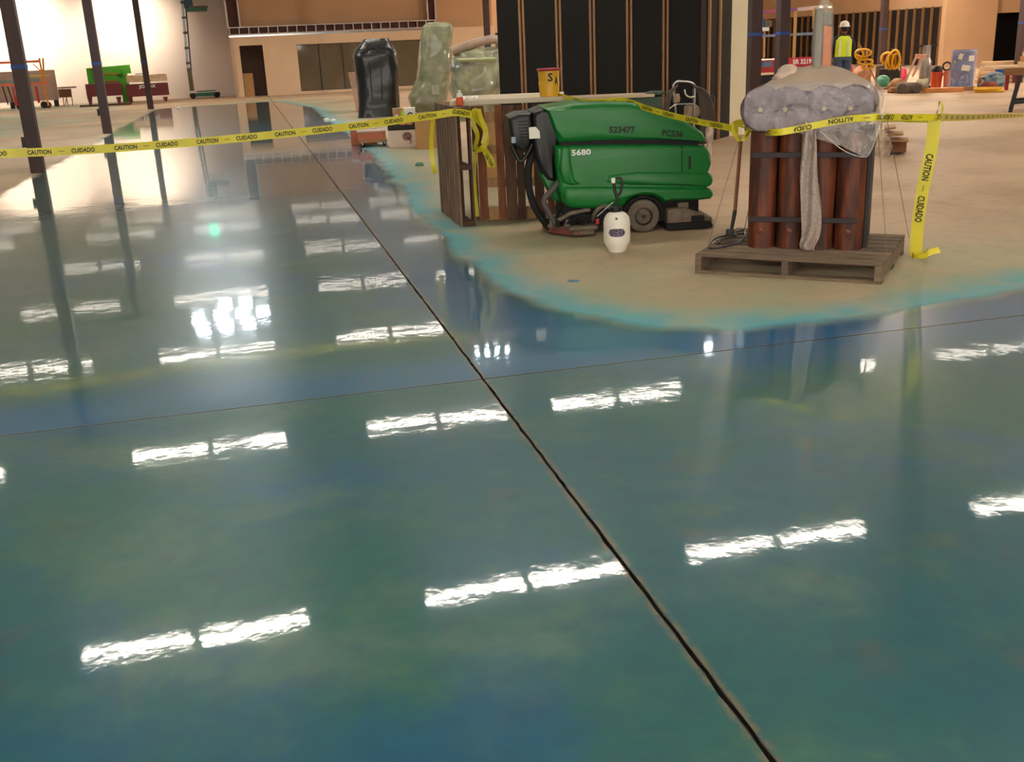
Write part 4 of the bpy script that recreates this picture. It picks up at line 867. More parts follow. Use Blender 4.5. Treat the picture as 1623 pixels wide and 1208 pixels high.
# ================================================================== BEHIND THE MACHINE
gb = Fr(on_line(980, 160, 12.6), rad(-16)); gb.loc.z = 0
t = thing('green_workbox', 'long dark green box with pale lid standing behind the scrubber', 'box', gb.loc, gb.rz)
xa, xb = gb.uv(905, 160)[0], gb.uv(1050, 160)[0]; zt2 = gb.uv(980, 156)[1]; z1 = gb.uv(980, 151.5)[1]
gdk = mat('dark_green_steel', (44, 74, 56), .5, var=.3)
build(MB().b2((xa, 0, .02), (xb, .55, zt2)), 'body', gdk, t, bevel=.01); build(MB().b2((xa-.02, -.02, zt2), (xb-.1, .5, zt2+.035)), 'lid', mat('pale_lid', (196, 176, 150), .6, var=.15), t, bevel=.005)
build(MB().pillow([(xb-.35, zt2), (xb, zt2+.02), (xb+.05, gb.uv(1052, 150)[1]+.03), (xb-.1, gb.uv(1030, 152)[1]+.04)], .02, .5, .01, 2), 'raised_end', gdk, t)
for k in (xa+.05, xb-.05): build(MB().b2((k-.04, .05, 0), (k+.04, .5, .02)), 'foot', 'black', t)
# hose cart
hb_ = at(1095, 256); hc = Fr(hb_)
t = thing('hose_cart', 'metal pump cart draped with loops of grey hose behind the scrubber front', 'cart', hc.loc, hc.rz)
g = lambda a, b, ly=0: (lambda q: (q[0], ly, q[1]))(hc.uv(a, b, ly))
build(MB().tube(smoothpath([g(1072, 240), g(1071, 180), g(1067, 140), g(1072, 130), g(1082, 129), g(1096, 131), g(1101, 140), g(1100, 180), g(1100, 240)], 6), .016, 10), 'frame', 'chrome', t, smooth=60)
build(MB().tube(smoothpath([g(1072, 240, .3), g(1071, 185, .3), g(1070, 150, .1), g(1069, 140, 0)], 5), .014).tube(smoothpath([g(1100, 240, .3), g(1100, 185, .3), g(1099, 150, .1), g(1100, 140, 0)], 5), .014).tube([g(1070, 165), g(1100, 165)], .012), 'rear_frame', 'metal', t, smooth=60)
ghose = mat('hose_grey', (96, 84, 76), .6, var=.2)
for k in range(9):
    dx = k*2.6; wob = random.uniform(-2, 2)
    build(MB().tube(smoothpath([g(1098+k*.3, 133+k*.6, -.04-.01*k), g(1106+dx*.6, 145+wob, -.05-.012*k), g(1110+dx, 170, -.05-.012*k), g(1112+dx, 200+wob, -.04), g(1106+dx, 222, 0), g(1098+dx*.7, 228, .08)], 6), .011, 7), 'hose', ghose, t, smooth=60)
for k in range(5):
    build(MB().tube(smoothpath([g(1074-k*.3, 134+k, -.03), g(1066-k*1.6, 146, -.05), g(1060-k*2.0, 170, -.06), g(1058-k*1.7, 200, -.04), g(1062, 225, 0)], 6), .011, 7), 'hose', ghose, t, smooth=60)
build(MB().tube(smoothpath([g(1120, 160, -.1), g(1124, 152, -.1), g(1130, 153, -.1), g(1133, 160, -.1), g(1130, 172, -.1), g(1122, 184, -.1)], 6), .009, 7), 'loose_loop', ghose, t, smooth=60)
pg = mat('dusty_pump', (172, 150, 126), .6, var=.3, scale=12)
x, _, z = g(1096, 176); build(MB().loft([(z-.12, x, .1, .08, .07), (z-.05, x, .1, .11, .09), (z+.05, x, .1, .10, .08), (z+.09, x, .1, .05, .05)], n=24, p=2.5, amp=.015, fr=10, sub=3), 'pump', pg, t, smooth=60)
x, _, z = g(1073, 156); build(MB().loft([(z-.05, x, .0, .04, .04), (z, x, 0, .05, .045), (z+.06, x, 0, .03, .03)], n=16, p=2.5, amp=.01, fr=10, sub=3), 'valve', pg, t, smooth=60)
build(MB().tube(smoothpath([g(1085, 142, -.04), g(1087, 150, -.05), g(1094, 154, -.06), g(1102, 152, -.04)], 5), .010).tube(smoothpath([g(1060, 173, -.05), g(1068, 167, -.06), g(1074, 165, -.04)], 5), .007), 'white_tube', 'white', t, smooth=60)
x, _, z = g(1086, 240); build(MB().b2((x-.22, -.02, .06), (x+.22, .36, .12)), 'deck', 'metal', t, bevel=.01)
for sx_ in (-.24, .24): w_ = build(MB().lathe([(.0, -.025), (.09, -.025), (.1, 0), (.09, .025), (0, .025)], n=20), 'wheel', 'rubber', t, smooth=40); w_.matrix_local = Matrix.Translation((x+sx_, .25, .1)) @ Matrix.Rotation(PI/2, 4, 'Y')
bq = g(1124, 222, -.05); q2_ = g(1124, 194, -.05); hh_ = q2_[2]-.0
bt = at(1124, 268); 
t = thing('plastic_jug', 'slim milky plastic bottle standing on end behind the scrubber nose', 'bottle', Fr(hc.w(bq[0], -.1, 0)).loc, hc.rz)
zt3 = hc.uv(1124, 196, -.1)[1]; build(MB().lathe([(.04, 0), (.042, .02), (.042, zt3-.32), (.03, zt3-.30), (.03, zt3-.25), (.055, zt3-.22), (.055, zt3-.08), (.03, zt3-.03), (.02, zt3)], n=20), 'bottle', plastic_film('milky_bottle', (220, 205, 190), .7, .2), t, smooth=40)
build(MB().tube(smoothpath([(-.02, 0, zt3), (-.02, 0, zt3+.03), (.02, 0, zt3+.03), (.02, 0, zt3)], 5), .006), 'handle', 'white', t, smooth=60)

# ================================================================== CENTRE BACK: boxes, dolly, wrapped pallets
def carton(px0, px1, pyb, pyt, dep, label, m='card', name='cardboard_box', z0=0, fr=None, ly=0, tape_=True):
    f = fr or Fr(at((px0+px1)/2, pyb)); a, b = f.uv(px0, pyb, ly)[0], f.uv(px1, pyb, ly)[0]; h = f.uv((px0+px1)/2, pyt, ly)[1]
    t = thing(name, label, 'box', f.w((a+b)/2, ly, z0), f.rz); W_ = (b-a); H_ = h-z0
    build(MB().b2((-W_/2, 0, 0), (W_/2, dep, H_)), 'carton_body', m, t, bevel=.004)
    if tape_: build(MB().b2((-.03, -.003, H_-.06), (.03, dep, H_+.002)), 'packing_tape', mat('packing_tape', (170, 130, 84), .35), t)
    return t, f, W_, H_
t, f, W_, H_ = carton(617, 667, 233, 206, .35, 'white tool carton with black printed top band beside the orange dolly load', mat('white_carton', (216, 196, 180), .7, var=.06), tape_=False)
hb2 = f.uv(640, 190)[1]; build(MB().b2((-W_/2-.003, -.004, H_), (W_/2+.003, .352, hb2)), 'black_band', 'ink', t)
build(text(MB(), 'RIDGID', frame_mtx((.05, -.007, (H_+hb2)/2+.03), (1, 0, 0), UP), .22, .06), 'brand_word', mat('red_white_ink', (236, 150, 120), .5), t, fix=False)
build(MB().prism([(.05+.085*math.cos(a), H_*.62+.075*math.sin(a)) for a in [2*PI*k/16 for k in range(16)]], -.004, .0), 'picture_disc', mat('picture', (150, 110, 96), .6, var=.6, scale=20), t)
build(MB().tube([(.05, -.005, H_*.55), (.12, -.005, H_*.35), (.09, -.005, H_*.2)], .008), 'picture_hose', 'ink', t)
carton(660, 694, 236, 182, .4, 'tall plain tan carton right of the white tool carton')
t, f, W_, H_ = carton(623, 640, 189, 172, .25, 'small tan carton on top of the white tool carton', z0=hb2, fr=Fr(at(640, 233)), ly=.02)
build(MB().b2((-.06, -.004, .03), (.0, .0, .09)), 'label', 'paper', t)
t, f, W_, H_ = carton(641, 659, 189, 171, .22, 'small white carton with black picture on top of the tool carton', 'paper', z0=hb2, fr=Fr(at(640, 233)), ly=.03, tape_=False)
build(MB().tube([(-.04, -.004, H_*.4), (0, -.004, H_*.6), (.05, -.004, H_*.5)], .010), 'picture', 'ink', t)
ff = Fr(at(640, 233)); x, z = ff.uv(638, 185, -.02); tag(build(MB().loft([(0, 0, 0, .01, .01), (.05, 0, 0, .03, .01), (.12, 0, 0, .03, .012), (.15, .01, 0, .02, .01)], n=14, p=2, amp=.006, fr=20), 'tape_ribbon', mat('lime', (190, 220, 40), .4), loc=ff.w(x, -.03, hb2+.0), rz=ff.rz), 'lime yellow scrap of tape on the small cartons', 'tape')
# tan cartons seen through the standing pallet
carton(764, 788, 240, 188, .5, 'tan carton seen through the gaps of the upright pallet', fr=Fr(on_line(776, 240, 12.3)-Vector((0, 0, on_line(776, 240, 12.3).z))))
carton(842, 860, 240, 186, .5, 'tan carton behind the black handle of the scrubber', fr=Fr(on_line(850, 240, 12.6)-Vector((0, 0, on_line(850, 240, 12.6).z))))
# dolly with orange boxes
dl = at(590, 233); f = Fr(dl, facing(dl)); t = thing('wooden_dolly', 'small wooden four-wheel dolly under orange boxes', 'dolly', f.loc, f.rz)
xa, xb = f.uv(570, 228)[0], f.uv(614, 226)[0]; z0 = f.uv(590, 226)[1]; z1 = f.uv(590, 222)[1]
build(MB().b2((xa, 0, z0), (xb, .45, z1)), 'deck', 'tanwood', t, bevel=.003)
for a in (xa+.05, xb-.05):
    for b in (.05, .4):
        wh = build(MB().lathe([(.0, -.012), (z0*.42, -.012), (z0*.45, 0), (z0*.42, .012), (0, .012)], n=16), 'caster', 'rubber', t, smooth=40); wh.matrix_local = Matrix.Translation((a, b, z0*.45)) @ Matrix.Rotation(PI/2, 4, 'X')
        build(MB().b2((-.012, -.015, z0*.45-.0), (.012, .015, z0)).b2((-.02, -.02, z0-.01), (.02, .02, z0)), 'fork', 'metal', t).location = (a, b, 0)
oran = mat('orange_carton', (202, 120, 84), .7, var=.15)
for (a, b, yb_, yt, ly, lb_) in ((567, 612, 222, 208, .05, 'salmon orange box lying on the small dolly'), (556, 598, 220, 205, .5, 'pale-lidded orange box behind the dolly')):
    x0_, x1_ = f.uv(a, yb_, ly)[0], f.uv(b, yb_, ly)[0]; zt2 = f.uv((a+b)/2, yt, ly)[1]; zb2 = z1 if ly < .2 else 0
    t2 = thing('orange_box', lb_, 'box', f.w((x0_+x1_)/2, ly, zb2), f.rz); W_ = x1_-x0_
    build(MB().b2((-W_/2, 0, 0), (W_/2, .36, zt2-zb2-.02)), 'box_body', oran, t2, bevel=.006); build(MB().b2((-W_/2-.01, -.01, zt2-zb2-.02), (W_/2+.01, .37, zt2-zb2+.01)), 'lid', mat('pale_pink_lid', (214, 186, 170), .7), t2, bevel=.004)
# plank stack
pf_ = Fr(at(559, 178)); t = thing('plank_bundle', 'narrow stack of pinkish planks leaning left of the black wrapped load', 'planks', pf_.loc, pf_.rz)
for k, (a, b) in enumerate(((552, 554.5), (555, 557.5), (558, 560.5), (561, 563.5))):
    x0_, x1_ = pf_.uv(a, 116)[0], pf_.uv(b, 116)[0]; h_ = pf_.uv(558, 115)[1]; mb = MB(); sh_ = .14; mb.add([(x0_+sh_, 0, 0), (x1_+sh_, 0, 0), (x1_, 0, h_), (x0_, 0, h_), (x0_+sh_, .6, 0), (x1_+sh_, .6, 0), (x1_, .6, h_), (x0_, .6, h_)], [(0, 1, 2, 3), (7, 6, 5, 4), (0, 3, 7, 4), (1, 5, 6, 2), (3, 2, 6, 7), (0, 4, 5, 1)]); build(mb, 'plank', mat('pink_plank', (190, 148, 124), .7, var=.2), t)
# black shrink-wrapped load
def load_from(name, label, base, rows, m, p=5, amp=.03, fr_s=2.5, dep=.5, cat='pallet load', n=64, sub=5, film_=None):
    f = Fr(at(*base)); t = thing(name, label, cat, f.loc, f.rz); S = []
    for (py, a, b, k) in rows:
        x0_, z = f.uv(a, py, dep*.3); x1_, _ = f.uv(b, py, dep*.3); S.append((max(0, z), (x0_+x1_)/2, dep, (x1_-x0_)/2, dep*k))
    S = [S[0][:0]+(0.0,)+S[0][1:]]+S[1:] if S[0][0] < .15 else S
    build(MB().loft(S, n=n, p=p, amp=amp, fr=fr_s, zfr=.7, sub=sub), 'wrapping', m, t, smooth=45); return t, f
t, f = load_from('black_wrapped_load', 'tall load shrink-wrapped in glossy black film with a tapered top', (603, 186), [(186, 567, 637, 1), (170, 568, 634, .95), (140, 566, 632, .93), (110, 562, 632, .93), (88, 560, 629, .95), (80, 563, 626, .9), (66, 573, 618, .6), (62, 575, 614, .5)], 'blackwrap', amp=.035)
for a, b in (((575, 64), (606, 82)), ((566, 84), (612, 66)), ((585, 96), (590, 160)), ((603, 90), (606, 160))):
    q0, q1 = f.uv(*a, .02), f.uv(*b, .02); build(MB().tube(smoothpath([(q0[0], .02, q0[1]), ((q0[0]+q1[0])/2, -.0, (q0[1]+q1[1])/2), (q1[0], .02, q1[1])], 4), .012, 6), 'film_ridge', 'blackwrap', t, smooth=60)
gw = mat('pale_green_wrap', (148, 150, 118), .35, col2=(118, 122, 96), scale=3, bump=.3, coat=.4)
t, f = load_from('tall_wrapped_form', 'tall pale green film-wrapped shape with a boot-like foot left of the bundle', (685, 177), [(176, 656, 706, .9), (166, 650, 708, 1), (155, 648, 710, 1), (143, 654, 712, .9), (128, 659, 713, .8), (105, 663, 715, .75), (75, 665, 716, .7), (50, 667, 718, .65), (42, 669, 717, .6), (37, 674, 712, .4), (35, 680, 694, .2)], gw, p=4, amp=.06, fr_s=2)
q = f.uv(690, 142, .0); build(MB().box((q[0], -.03, q[1]), (.20, .01, .26)), 'paper_label', mat('faint_label', (178, 182, 160), .5), t)
gw2 = mat('grey_green_wrap', (168, 170, 136), .3, col2=(104, 98, 78), scale=2.2, bump=.4, coat=.5)
t, f = load_from('wrapped_bundle', 'bulky crumpled grey-green film-wrapped bundle behind the pale board', (757, 192), [(192, 724, 792, .9), (165, 722, 795, 1), (140, 717, 796, 1), (112, 714, 796, .95), (95, 717, 795, .9), (84, 722, 794, .85), (78, 730, 792, .6), (76, 740, 788, .3)], gw2, p=3.5, amp=.10, fr_s=3)
q0, q1 = f.uv(716, 79, .3), f.uv(793, 62, .3); build(MB().tube(smoothpath([(q0[0], .2, q0[1]-.03), ((q0[0]+q1[0])/2, .2, (q0[1]+q1[1])/2+.03), (q1[0]-.12, .2, q1[1]), (q1[0], .2, q1[1]-.12)], 5), [.10+.0*k for k in range(16)], 14), 'top_roll', mat('pink_grey_wrap', (178, 150, 130), .4, var=.3, scale=5, bump=.3, coat=.3), t, smooth=70)
q = f.uv(755, 94, 0); build(MB().loft([(q[1]-.05, q[0], .1, .42, .10), (q[1], q[0], .08, .46, .14), (q[1]+.035, q[0], .12, .40, .10)], n=40, p=4, amp=.03, fr=4, sub=3), 'folded_rim', mat('light_green_film', (196, 208, 158), .3, var=.15, scale=5, bump=.3, coat=.5), t, smooth=60)
# floor scraps
for k, (a, b, m, l) in enumerate(((517, 190, 'paper', 'small white scrap left of the black wrapped load'), (529, 191, 'paper', 'second white scrap just left of the dolly'), (664, 263, mat('teal_scrap', (96, 148, 120), .6), 'small teal scrap on the floor left of the dark pallet'), (283, 172, 'paper', 'tiny white scrap on the far left floor'))):
    p = at(a, b); tag(build(MB().loft([(0, 0, 0, .07, .05), (.02, 0, 0, .08, .05), (.05, .01, 0, .03, .02)], n=14, p=2, amp=.04, fr=9, seed=k), 'floor_scrap', m, loc=p), l, 'scrap')

# ================================================================== FAR LEFT
def wl(px, y, py=165):
    d = ray(px, py); h_ = Vector((d.x, d.y, 0)); return h_*(y/h_.y)
def L(f, px, py, ly=0): q = f.uv(px, py, ly); return (q[0], ly, q[1])
def rect(f, a, b, y0_, y1_): p, q = f.uv(*a, y0_), f.uv(*b, y0_); return MB().b2((min(p[0], q[0]), y0_, max(0, min(p[1], q[1]))), (max(p[0], q[0]), y1_, max(p[1], q[1])))
f = Fr(wl(45, 45.6)); oy = mat('orange_scaffold', (222, 140, 50), .5, var=.15); og = mat('orange_rail', (226, 110, 70), .55, var=.15)
t = thing('scaffold', 'orange rolling scaffold with red cart parts by the far left wall', 'scaffold', f.loc, f.rz)
def bar(a, b, r_, ly=0): p, q = L(f, *a, ly), L(f, *b, ly); return MB().bar(p, (q[0], q[1], max(.01, q[2])), r_)
build(bar((-30, 101), (63, 97), .09), 'top_beam', og, t)
for a, b, ly in (((62, 92), (77, 168), 0), ((68, 92), (70, 130), .6), ((-22, 100), (-10, 172), 0), ((66, 118), (72, 150), .9)): build(bar(a, b, .07, ly), 'post', oy, t)
build(bar((52, 101), (66, 114), .045), 'brace', og, t); build(bar((40, 121), (80, 119), .05), 'yellow_rod', mat('yellow_rod', (216, 190, 70), .5), t)
build(bar((-20, 136), (76, 131), .08), 'side_rail', og, t); build(bar((-20, 131), (64, 127), .13), 'grey_tray', mat('grey_teal_tray', (124, 138, 132), .6), t)
build(rect(f, (22, 155), (38, 167), -.1, .4), 'red_tray', 'red', t); build(bar((57, 137), (62, 163), .10, -.1), 'red_post', 'red', t); build(bar((20, 137), (24, 157), .06, -.1), 'red_post', 'red', t); build(bar((26, 137), (27, 157), .06, -.1), 'red_post', 'red', t)
build(bar((4, 137), (13, 166), .05, -.1), 'dark_leg', 'dmetal', t); build(bar((12, 137), (22, 167), .05, -.1), 'dark_leg', 'dmetal', t)
for px, r_ in ((70, .14), (76, .13), (-10, .14), (30, .12)):
    q = L(f, px, 165); wh = build(MB().lathe([(0, -.03), (r_*.9, -.03), (r_, 0), (r_*.9, .03), (0, .03)], n=18), 'caster', 'dmetal', t, smooth=40); wh.matrix_local = Matrix.Translation((q[0], q[1], r_)) @ Matrix.Rotation(PI/2, 4, 'X')
f = Fr(wl(60, 47.0)); t = thing('panel_cart', 'large grey-brown panel standing on casters behind the orange scaffold', 'panel', f.loc, f.rz)
x0_, zt_ = f.uv(-40, 117, .3); x1_, z1_ = f.uv(84, 110.5, .3); x2_, z2_ = f.uv(94, 158, .3); build(MB().prism([(x0_, z2_), (x2_, z2_), (x1_+.05, z1_), (x0_, z1_)], .25, .35), 'panel', mat('grey_brown_panel', (176, 150, 138), .8, var=.08), t)
for px in (90, 20): q = f.uv(px, 163, .3); build(MB().b2((q[0]-.10, .15, 0), (q[0]+.08, .45, z2_)), 'caster_block', 'black', t)
f = Fr(wl(108, 47.2)); t = thing('work_table', 'small pinkish folding table with a brown box under its top by the left wall', 'table', f.loc, f.rz)
build(rect(f, (92, 141), (121, 137), 0, .6), 'table_top', mat('pink_grey_top', (190, 160, 148), .7), t); build(rect(f, (94, 155), (112, 141), .05, .5), 'brown_box', mat('brown_carton', (128, 82, 54)), t)
for a, b in (((99, 141), (100, 160)), ((104, 150), (108, 165)), ((106, 150), (103, 165)), ((112, 141), (115, 164))): p, q = L(f, *a, .2), L(f, *b, .2); build(MB().bar(p, (q[0], q[1], .0), .03), 'leg', 'dmetal', t)
for (a, b, lb_, word) in ((138, 192, 'left maroon steel tool chest on legs under the green board', 0), (202, 266, 'right maroon steel tool chest with white letters and cream lid', 1)):
    f = Fr(wl((a+b)/2, 46.6)); t = thing('tool_chest', lb_, 'chest', f.loc, f.rz)
    build(rect(f, (a, 154), (b, 131), 0, .7), 'chest_body', 'maroon', t, bevel=.02)
    for px in (a+4, b-4):
        q = f.uv(px, 154); build(MB().prism([(q[0]-.10, q[1]), (q[0]+.10, q[1]), (q[0]+.05, 0), (q[0]-.05, 0)], .05, .6), 'skid_leg', 'maroon', t)
    if word:
        build(rect(f, (a-1, 131), (b-2, 117), .05, .7), 'open_lid', mat('cream_lid', (226, 194, 156), .7), t, bevel=.02)
        p, q = f.uv(220, 138), f.uv(247, 137); build(text(MB(), 'JOBOX', frame_mtx(((p[0]+q[0])/2, -.012, (p[1]+q[1])/2), (1, 0, 0), UP), q[0]-p[0], .17), 'lettering', 'wink', t, fix=False)
        build(MB().bar(L(f, 214, 117.5, .1), L(f, 236, 116, .1), .03), 'rod', 'dmetal', t)
f = Fr(wl(172, 47.6)); t = thing('green_board', 'bright green T-shaped board with dark prints standing on the maroon tool chests', 'board', f.loc, f.rz)
x = lambda p: f.uv(p, 120)[0]; z = lambda p: f.uv(170, p)[1]
build(MB().prism([(x(138), z(132)), (x(189), z(132)), (x(189), .0), (x(205), .0), (x(202), z(118)), (x(209), z(118)), (x(208), z(104)), (x(138), z(107))], 0, .05), 'board', mat('bright_green', (84, 176, 40), .6, var=.1), t)
for px in (147, 188):
    q = f.uv(px, 114); mb = MB(); rs = random.Random(px)
    for k in range(9): a = rs.uniform(0, PI); u_, v_ = rs.uniform(-.14, .14), rs.uniform(-.20, .16); l_ = rs.uniform(.08, .17); mb.bar((q[0]+u_-l_*math.cos(a), -.008-.001*k, q[1]+v_-l_*math.sin(a)), (q[0]+u_+l_*math.cos(a), -.008-.001*k, q[1]+v_+l_*math.sin(a)), .06, .004)
    o = build(mb, 'dark_print', mat('dark_green_ink', (30, 66, 30), .7), t); o['kind'] = 'stuff'
for a, b in (((150, 117), (186, 117)), ((160, 128), (187, 129))): build(MB().bar(L(f, *a, -.02), L(f, *b, -.02), .035), 'orange_line', 'orange', t)
p0, p1_ = at(128, 170), at(208, 166); tag(build(MB().bar((0, 0, .04), (p1_-p0)+Vector((0, 0, .04)), .22, .07), 'floor_plank', mat('dark_plank', (92, 60, 52), .8), loc=p0), 'dark plank lying on the floor before the maroon tool chests', 'plank')
# mast lift
f = Fr(wl(322, 47.6)); t = thing('mast_lift', 'tall narrow personnel lift with green base by the pale back wall', 'lift', f.loc, f.rz); lg = mat('lift_green', (40, 110, 84), .5, var=.2)
build(rect(f, (301, 154), (349, 146), 0, .7), 'base', lg, t, bevel=.03); build(rect(f, (312, 146), (342, 143), .1, .5), 'base_cover', lg, t)
for px in (306, 344): q = f.uv(px, 152); wh = build(MB().lathe([(0, -.05), (.10, -.05), (.12, 0), (.10, .05), (0, .05)], n=18), 'wheel', 'rubber', t, smooth=40); wh.matrix_local = Matrix.Translation((q[0], -.05, .12)) @ Matrix.Rotation(PI/2, 4, 'X')
q0, q1 = f.uv(296, 108), f.uv(308, 144); build(MB().b2((q0[0], 0, q1[1]), (q1[0], .4, q0[1])), 'grey_housing', 'dustmetal', t, bevel=.02)
for a, b, w_ in (((298, 112), (288, -8), .10), ((303, 112), (293, -8), .06)): build(MB().bar(L(f, *a, .2), L(f, *b, .2), w_), 'mast', 'metal' if w_ > .08 else mat('lift_blue', (60, 84, 110), .5), t)
for k in range(5): q = L(f, 299-k*2.2, 100-k*24, .15); build(MB().box(q, (.22, .12, .10)), 'mast_bracket', 'dustmetal', t)
build(rect(f, (294, 18), (328, 11), -.3, .5), 'platform', lg, t, bevel=.02); build(rect(f, (292, 12), (304, -6), -.2, .3), 'control_box', mat('lift_blue', (60, 84, 110)), t); build(rect(f, (300, 13), (329, 9), -.32, -.28), 'toe_board', 'dustmetal', t)

# ================================================================== FAR RIGHT
def dist_pt(px, dd): # floor point on the bearing of a pixel column at a given range
    d = ray(px, 120); h_ = Vector((d.x, d.y, 0)); return h_*(dd/h_.length)
# scissor lift
f = Fr(dist_pt(1235, 27)); t = thing('scissor_lift', 'red and blue work lift with railings standing behind the logs', 'lift', f.loc, f.rz)
build(rect(f, (1187, 116), (1292, 92), 0, 1.2), 'platform_side', 'red', t, bevel=.02)
build(rect(f, (1190, 107), (1224, 97), -.02, .0), 'grey_blue_panel', mat('grey_blue_panel', (92, 120, 144), .5), t)
build(rect(f, (1247, 104.5), (1289, 90), -.03, -.0), 'red_sign', mat('sign_red', (190, 24, 48), .5, var=.05), t)
p, q = f.uv(1257, 98), f.uv(1286, 97); build(text(MB(), 'ER 3219', frame_mtx(((p[0]+q[0])/2, -.034, (p[1]+q[1])/2), (1, 0, 0), UP), q[0]-p[0], .12), 'sign_number', 'wink', t, fix=False)
build(rect(f, (1258, 113), (1288, 105.5), -.03, -.0), 'white_sign', 'paper', t); p, q = f.uv(1262, 109.5), f.uv(1285, 109); build(text(MB(), 'RENTS', frame_mtx(((p[0]+q[0])/2, -.034, (p[1]+q[1])/2), (1, 0, 0), UP), q[0]-p[0], .08), 'sign_word', 'ink', t, fix=False)
p, q = f.uv(1194, 102), f.uv(1210, 101); build(text(MB(), 'PC', frame_mtx(((p[0]+q[0])/2, -.024, (p[1]+q[1])/2), (1, 0, 0), UP), q[0]-p[0], .09), 'panel_letters', 'ink', t, fix=False)
B_ = lambda a, b, w_, n_, m, ly=0: build(MB().bar(L(f, *a, ly), L(f, *b, ly), w_), n_, m, t)
B_((1190, 21), (1236, 17), .07, 'top_rail', mat('rail_mix', (84, 84, 170), .5, col2=(180, 60, 80), scale=4)); B_((1236, 17), (1270, 14.5), .07, 'top_rail', MATS['rail_mix']); B_((1264, 15), (1312, 10), .08, 'top_rail', mat('pale_pink_rail', (220, 190, 184), .5)); B_((1190, 58), (1292, 53), .06, 'mid_rail', mat('blue_grey_rail', (124, 136, 160), .5))
B_((1192, 20), (1192, 94), .07, 'post', 'blue'); B_((1212, 50), (1211, 92), .05, 'post', mat('ochre_post', (196, 150, 84), .6)); B_((1261, 14), (1258, 92), .07, 'post', mat('ochre_post', (196, 150, 84), .6)); B_((1291, 12), (1290, 45), .08, 'post', MATS['ochre_post'])
build(rect(f, (1196, 50), (1219, 43), -.1, .2), 'white_tray', 'paper', t); build(rect(f, (1206, 43), (1224, 32), .0, .2), 'grey_box', 'dustmetal', t)
for a, m in ((1198, 'blue'), (1203, 'dmetal'), (1209, 'blue'), (1214, 'dustmetal')): build(rect(f, (a-2, 44), (a+2, 26+abs(a-1206)*.6), -.05, .05), 'tool', m, t, bevel=.01)
build(MB().tube(smoothpath([L(f, 1194, 66, -.05), L(f, 1197, 76, -.06), L(f, 1196, 88, -.05), L(f, 1199, 94, -.04)], 4), .05, 8), 'hanging_rag', mat('pale_rag', (206, 176, 170), .8), t, smooth=60)
build(MB().b2((f.uv(1190, 120)[0], .1, .25), (f.uv(1290, 120)[0], 1.1, .62)), 'scissor_stack', 'dmetal', t); build(MB().b2((f.uv(1188, 120)[0], .05, .10), (f.uv(1292, 120)[0], 1.15, .25)), 'chassis', 'rubber', t)
for px in (1196, 1284):
    wh = build(MB().lathe([(0, -.06), (.15, -.06), (.17, 0), (.15, .06), (0, .06)], n=18), 'wheel', 'rubber', t, smooth=40); wh.matrix_local = Matrix.Translation((f.uv(px, 120)[0], .0, .17)) @ Matrix.Rotation(PI/2, 4, 'X')

# worker, seen from behind
f = Fr(dist_pt(1334, 28.6)); t = thing('person', 'person in white hard hat and yellow-green vest standing with back to us', 'person', f.loc, f.rz+rad(12))
def skin(name, verts, edges, radii, m, parent, root=0, levels=1):
    me = bpy.data.meshes.new(name); me.from_pydata(verts, edges, []); me.materials.append(m_(m)); o = link(name, me, parent); sk = o.modifiers.new('skin', 'SKIN'); sk.use_smooth_shade = True
    if not me.skin_vertices: return o
    for i, r_ in enumerate(radii): me.skin_vertices[0].data[i].radius = (r_, r_) if not isinstance(r_, tuple) else r_
    me.skin_vertices[0].data[root].use_root = True
    s_ = o.modifiers.new('sub', 'SUBSURF'); s_.levels = levels; s_.render_levels = levels; return o
skn = mat('person_skin', (146, 98, 74), .6); navy = mat('navy_shirt', (32, 34, 50), .8); jean = mat('blue_jeans', (62, 84, 110), .8, var=.25)
bv = [(0, 0, .96), (0, 0, 1.12), (0, .0, 1.30), (0, .01, 1.44), (0, -.01, 1.53), (0, -.02, 1.60), (0, -.03, 1.70),
      (-.19, .01, 1.43), (-.25, .02, 1.20), (-.22, .14, 1.00), (-.21, .18, .93), (.19, .01, 1.43), (.27, .0, 1.19), (.25, .12, .98), (.24, .17, .91),
      (-.10, 0, .88), (-.12, .01, .50), (-.13, -.01, .09), (-.13, .10, .04), (.10, 0, .88), (.13, .03, .50), (.14, .02, .09), (.15, .14, .04)]
be = [(0, 1), (1, 2), (2, 3), (3, 4), (4, 5), (5, 6), (3, 7), (7, 8), (8, 9), (9, 10), (3, 11), (11, 12), (12, 13), (13, 14), (0, 15), (15, 16), (16, 17), (17, 18), (0, 19), (19, 20), (20, 21), (21, 22)]
br = [(.15, .11), (.14, .10), (.16, .11), (.13, .09), .055, .075, .085, .07, .055, .045, .04, .07, .055, .045, .04, .10, .07, .05, .04, .10, .07, .05, .04]
skin('body', bv, be, br, navy, t, 0)
build(MB().loft([(1.53, 0, -.015, .045, .05), (1.58, 0, -.015, .075, .09), (1.66, 0, -.02, .082, .10), (1.74, 0, -.02, .075, .09)], n=24, p=2.2, sub=3), 'head', skn, t, smooth=80)
for s_ in (-1, 1): build(MB().loft([(1.62, s_*.085, -.01, .010, .018), (1.66, s_*.09, -.01, .014, .022), (1.69, s_*.087, -.01, .008, .015)], n=10, p=2, sub=2), 'ear', skn, t, smooth=80)
build(MB().loft([(1.575, 0, -.05, .06, .05), (1.64, 0, -.045, .084, .085), (1.70, 0, -.03, .085, .10)], n=20, p=2.2, sub=2), 'hair', mat('dark_hair', (34, 24, 20), .8), t, smooth=80)
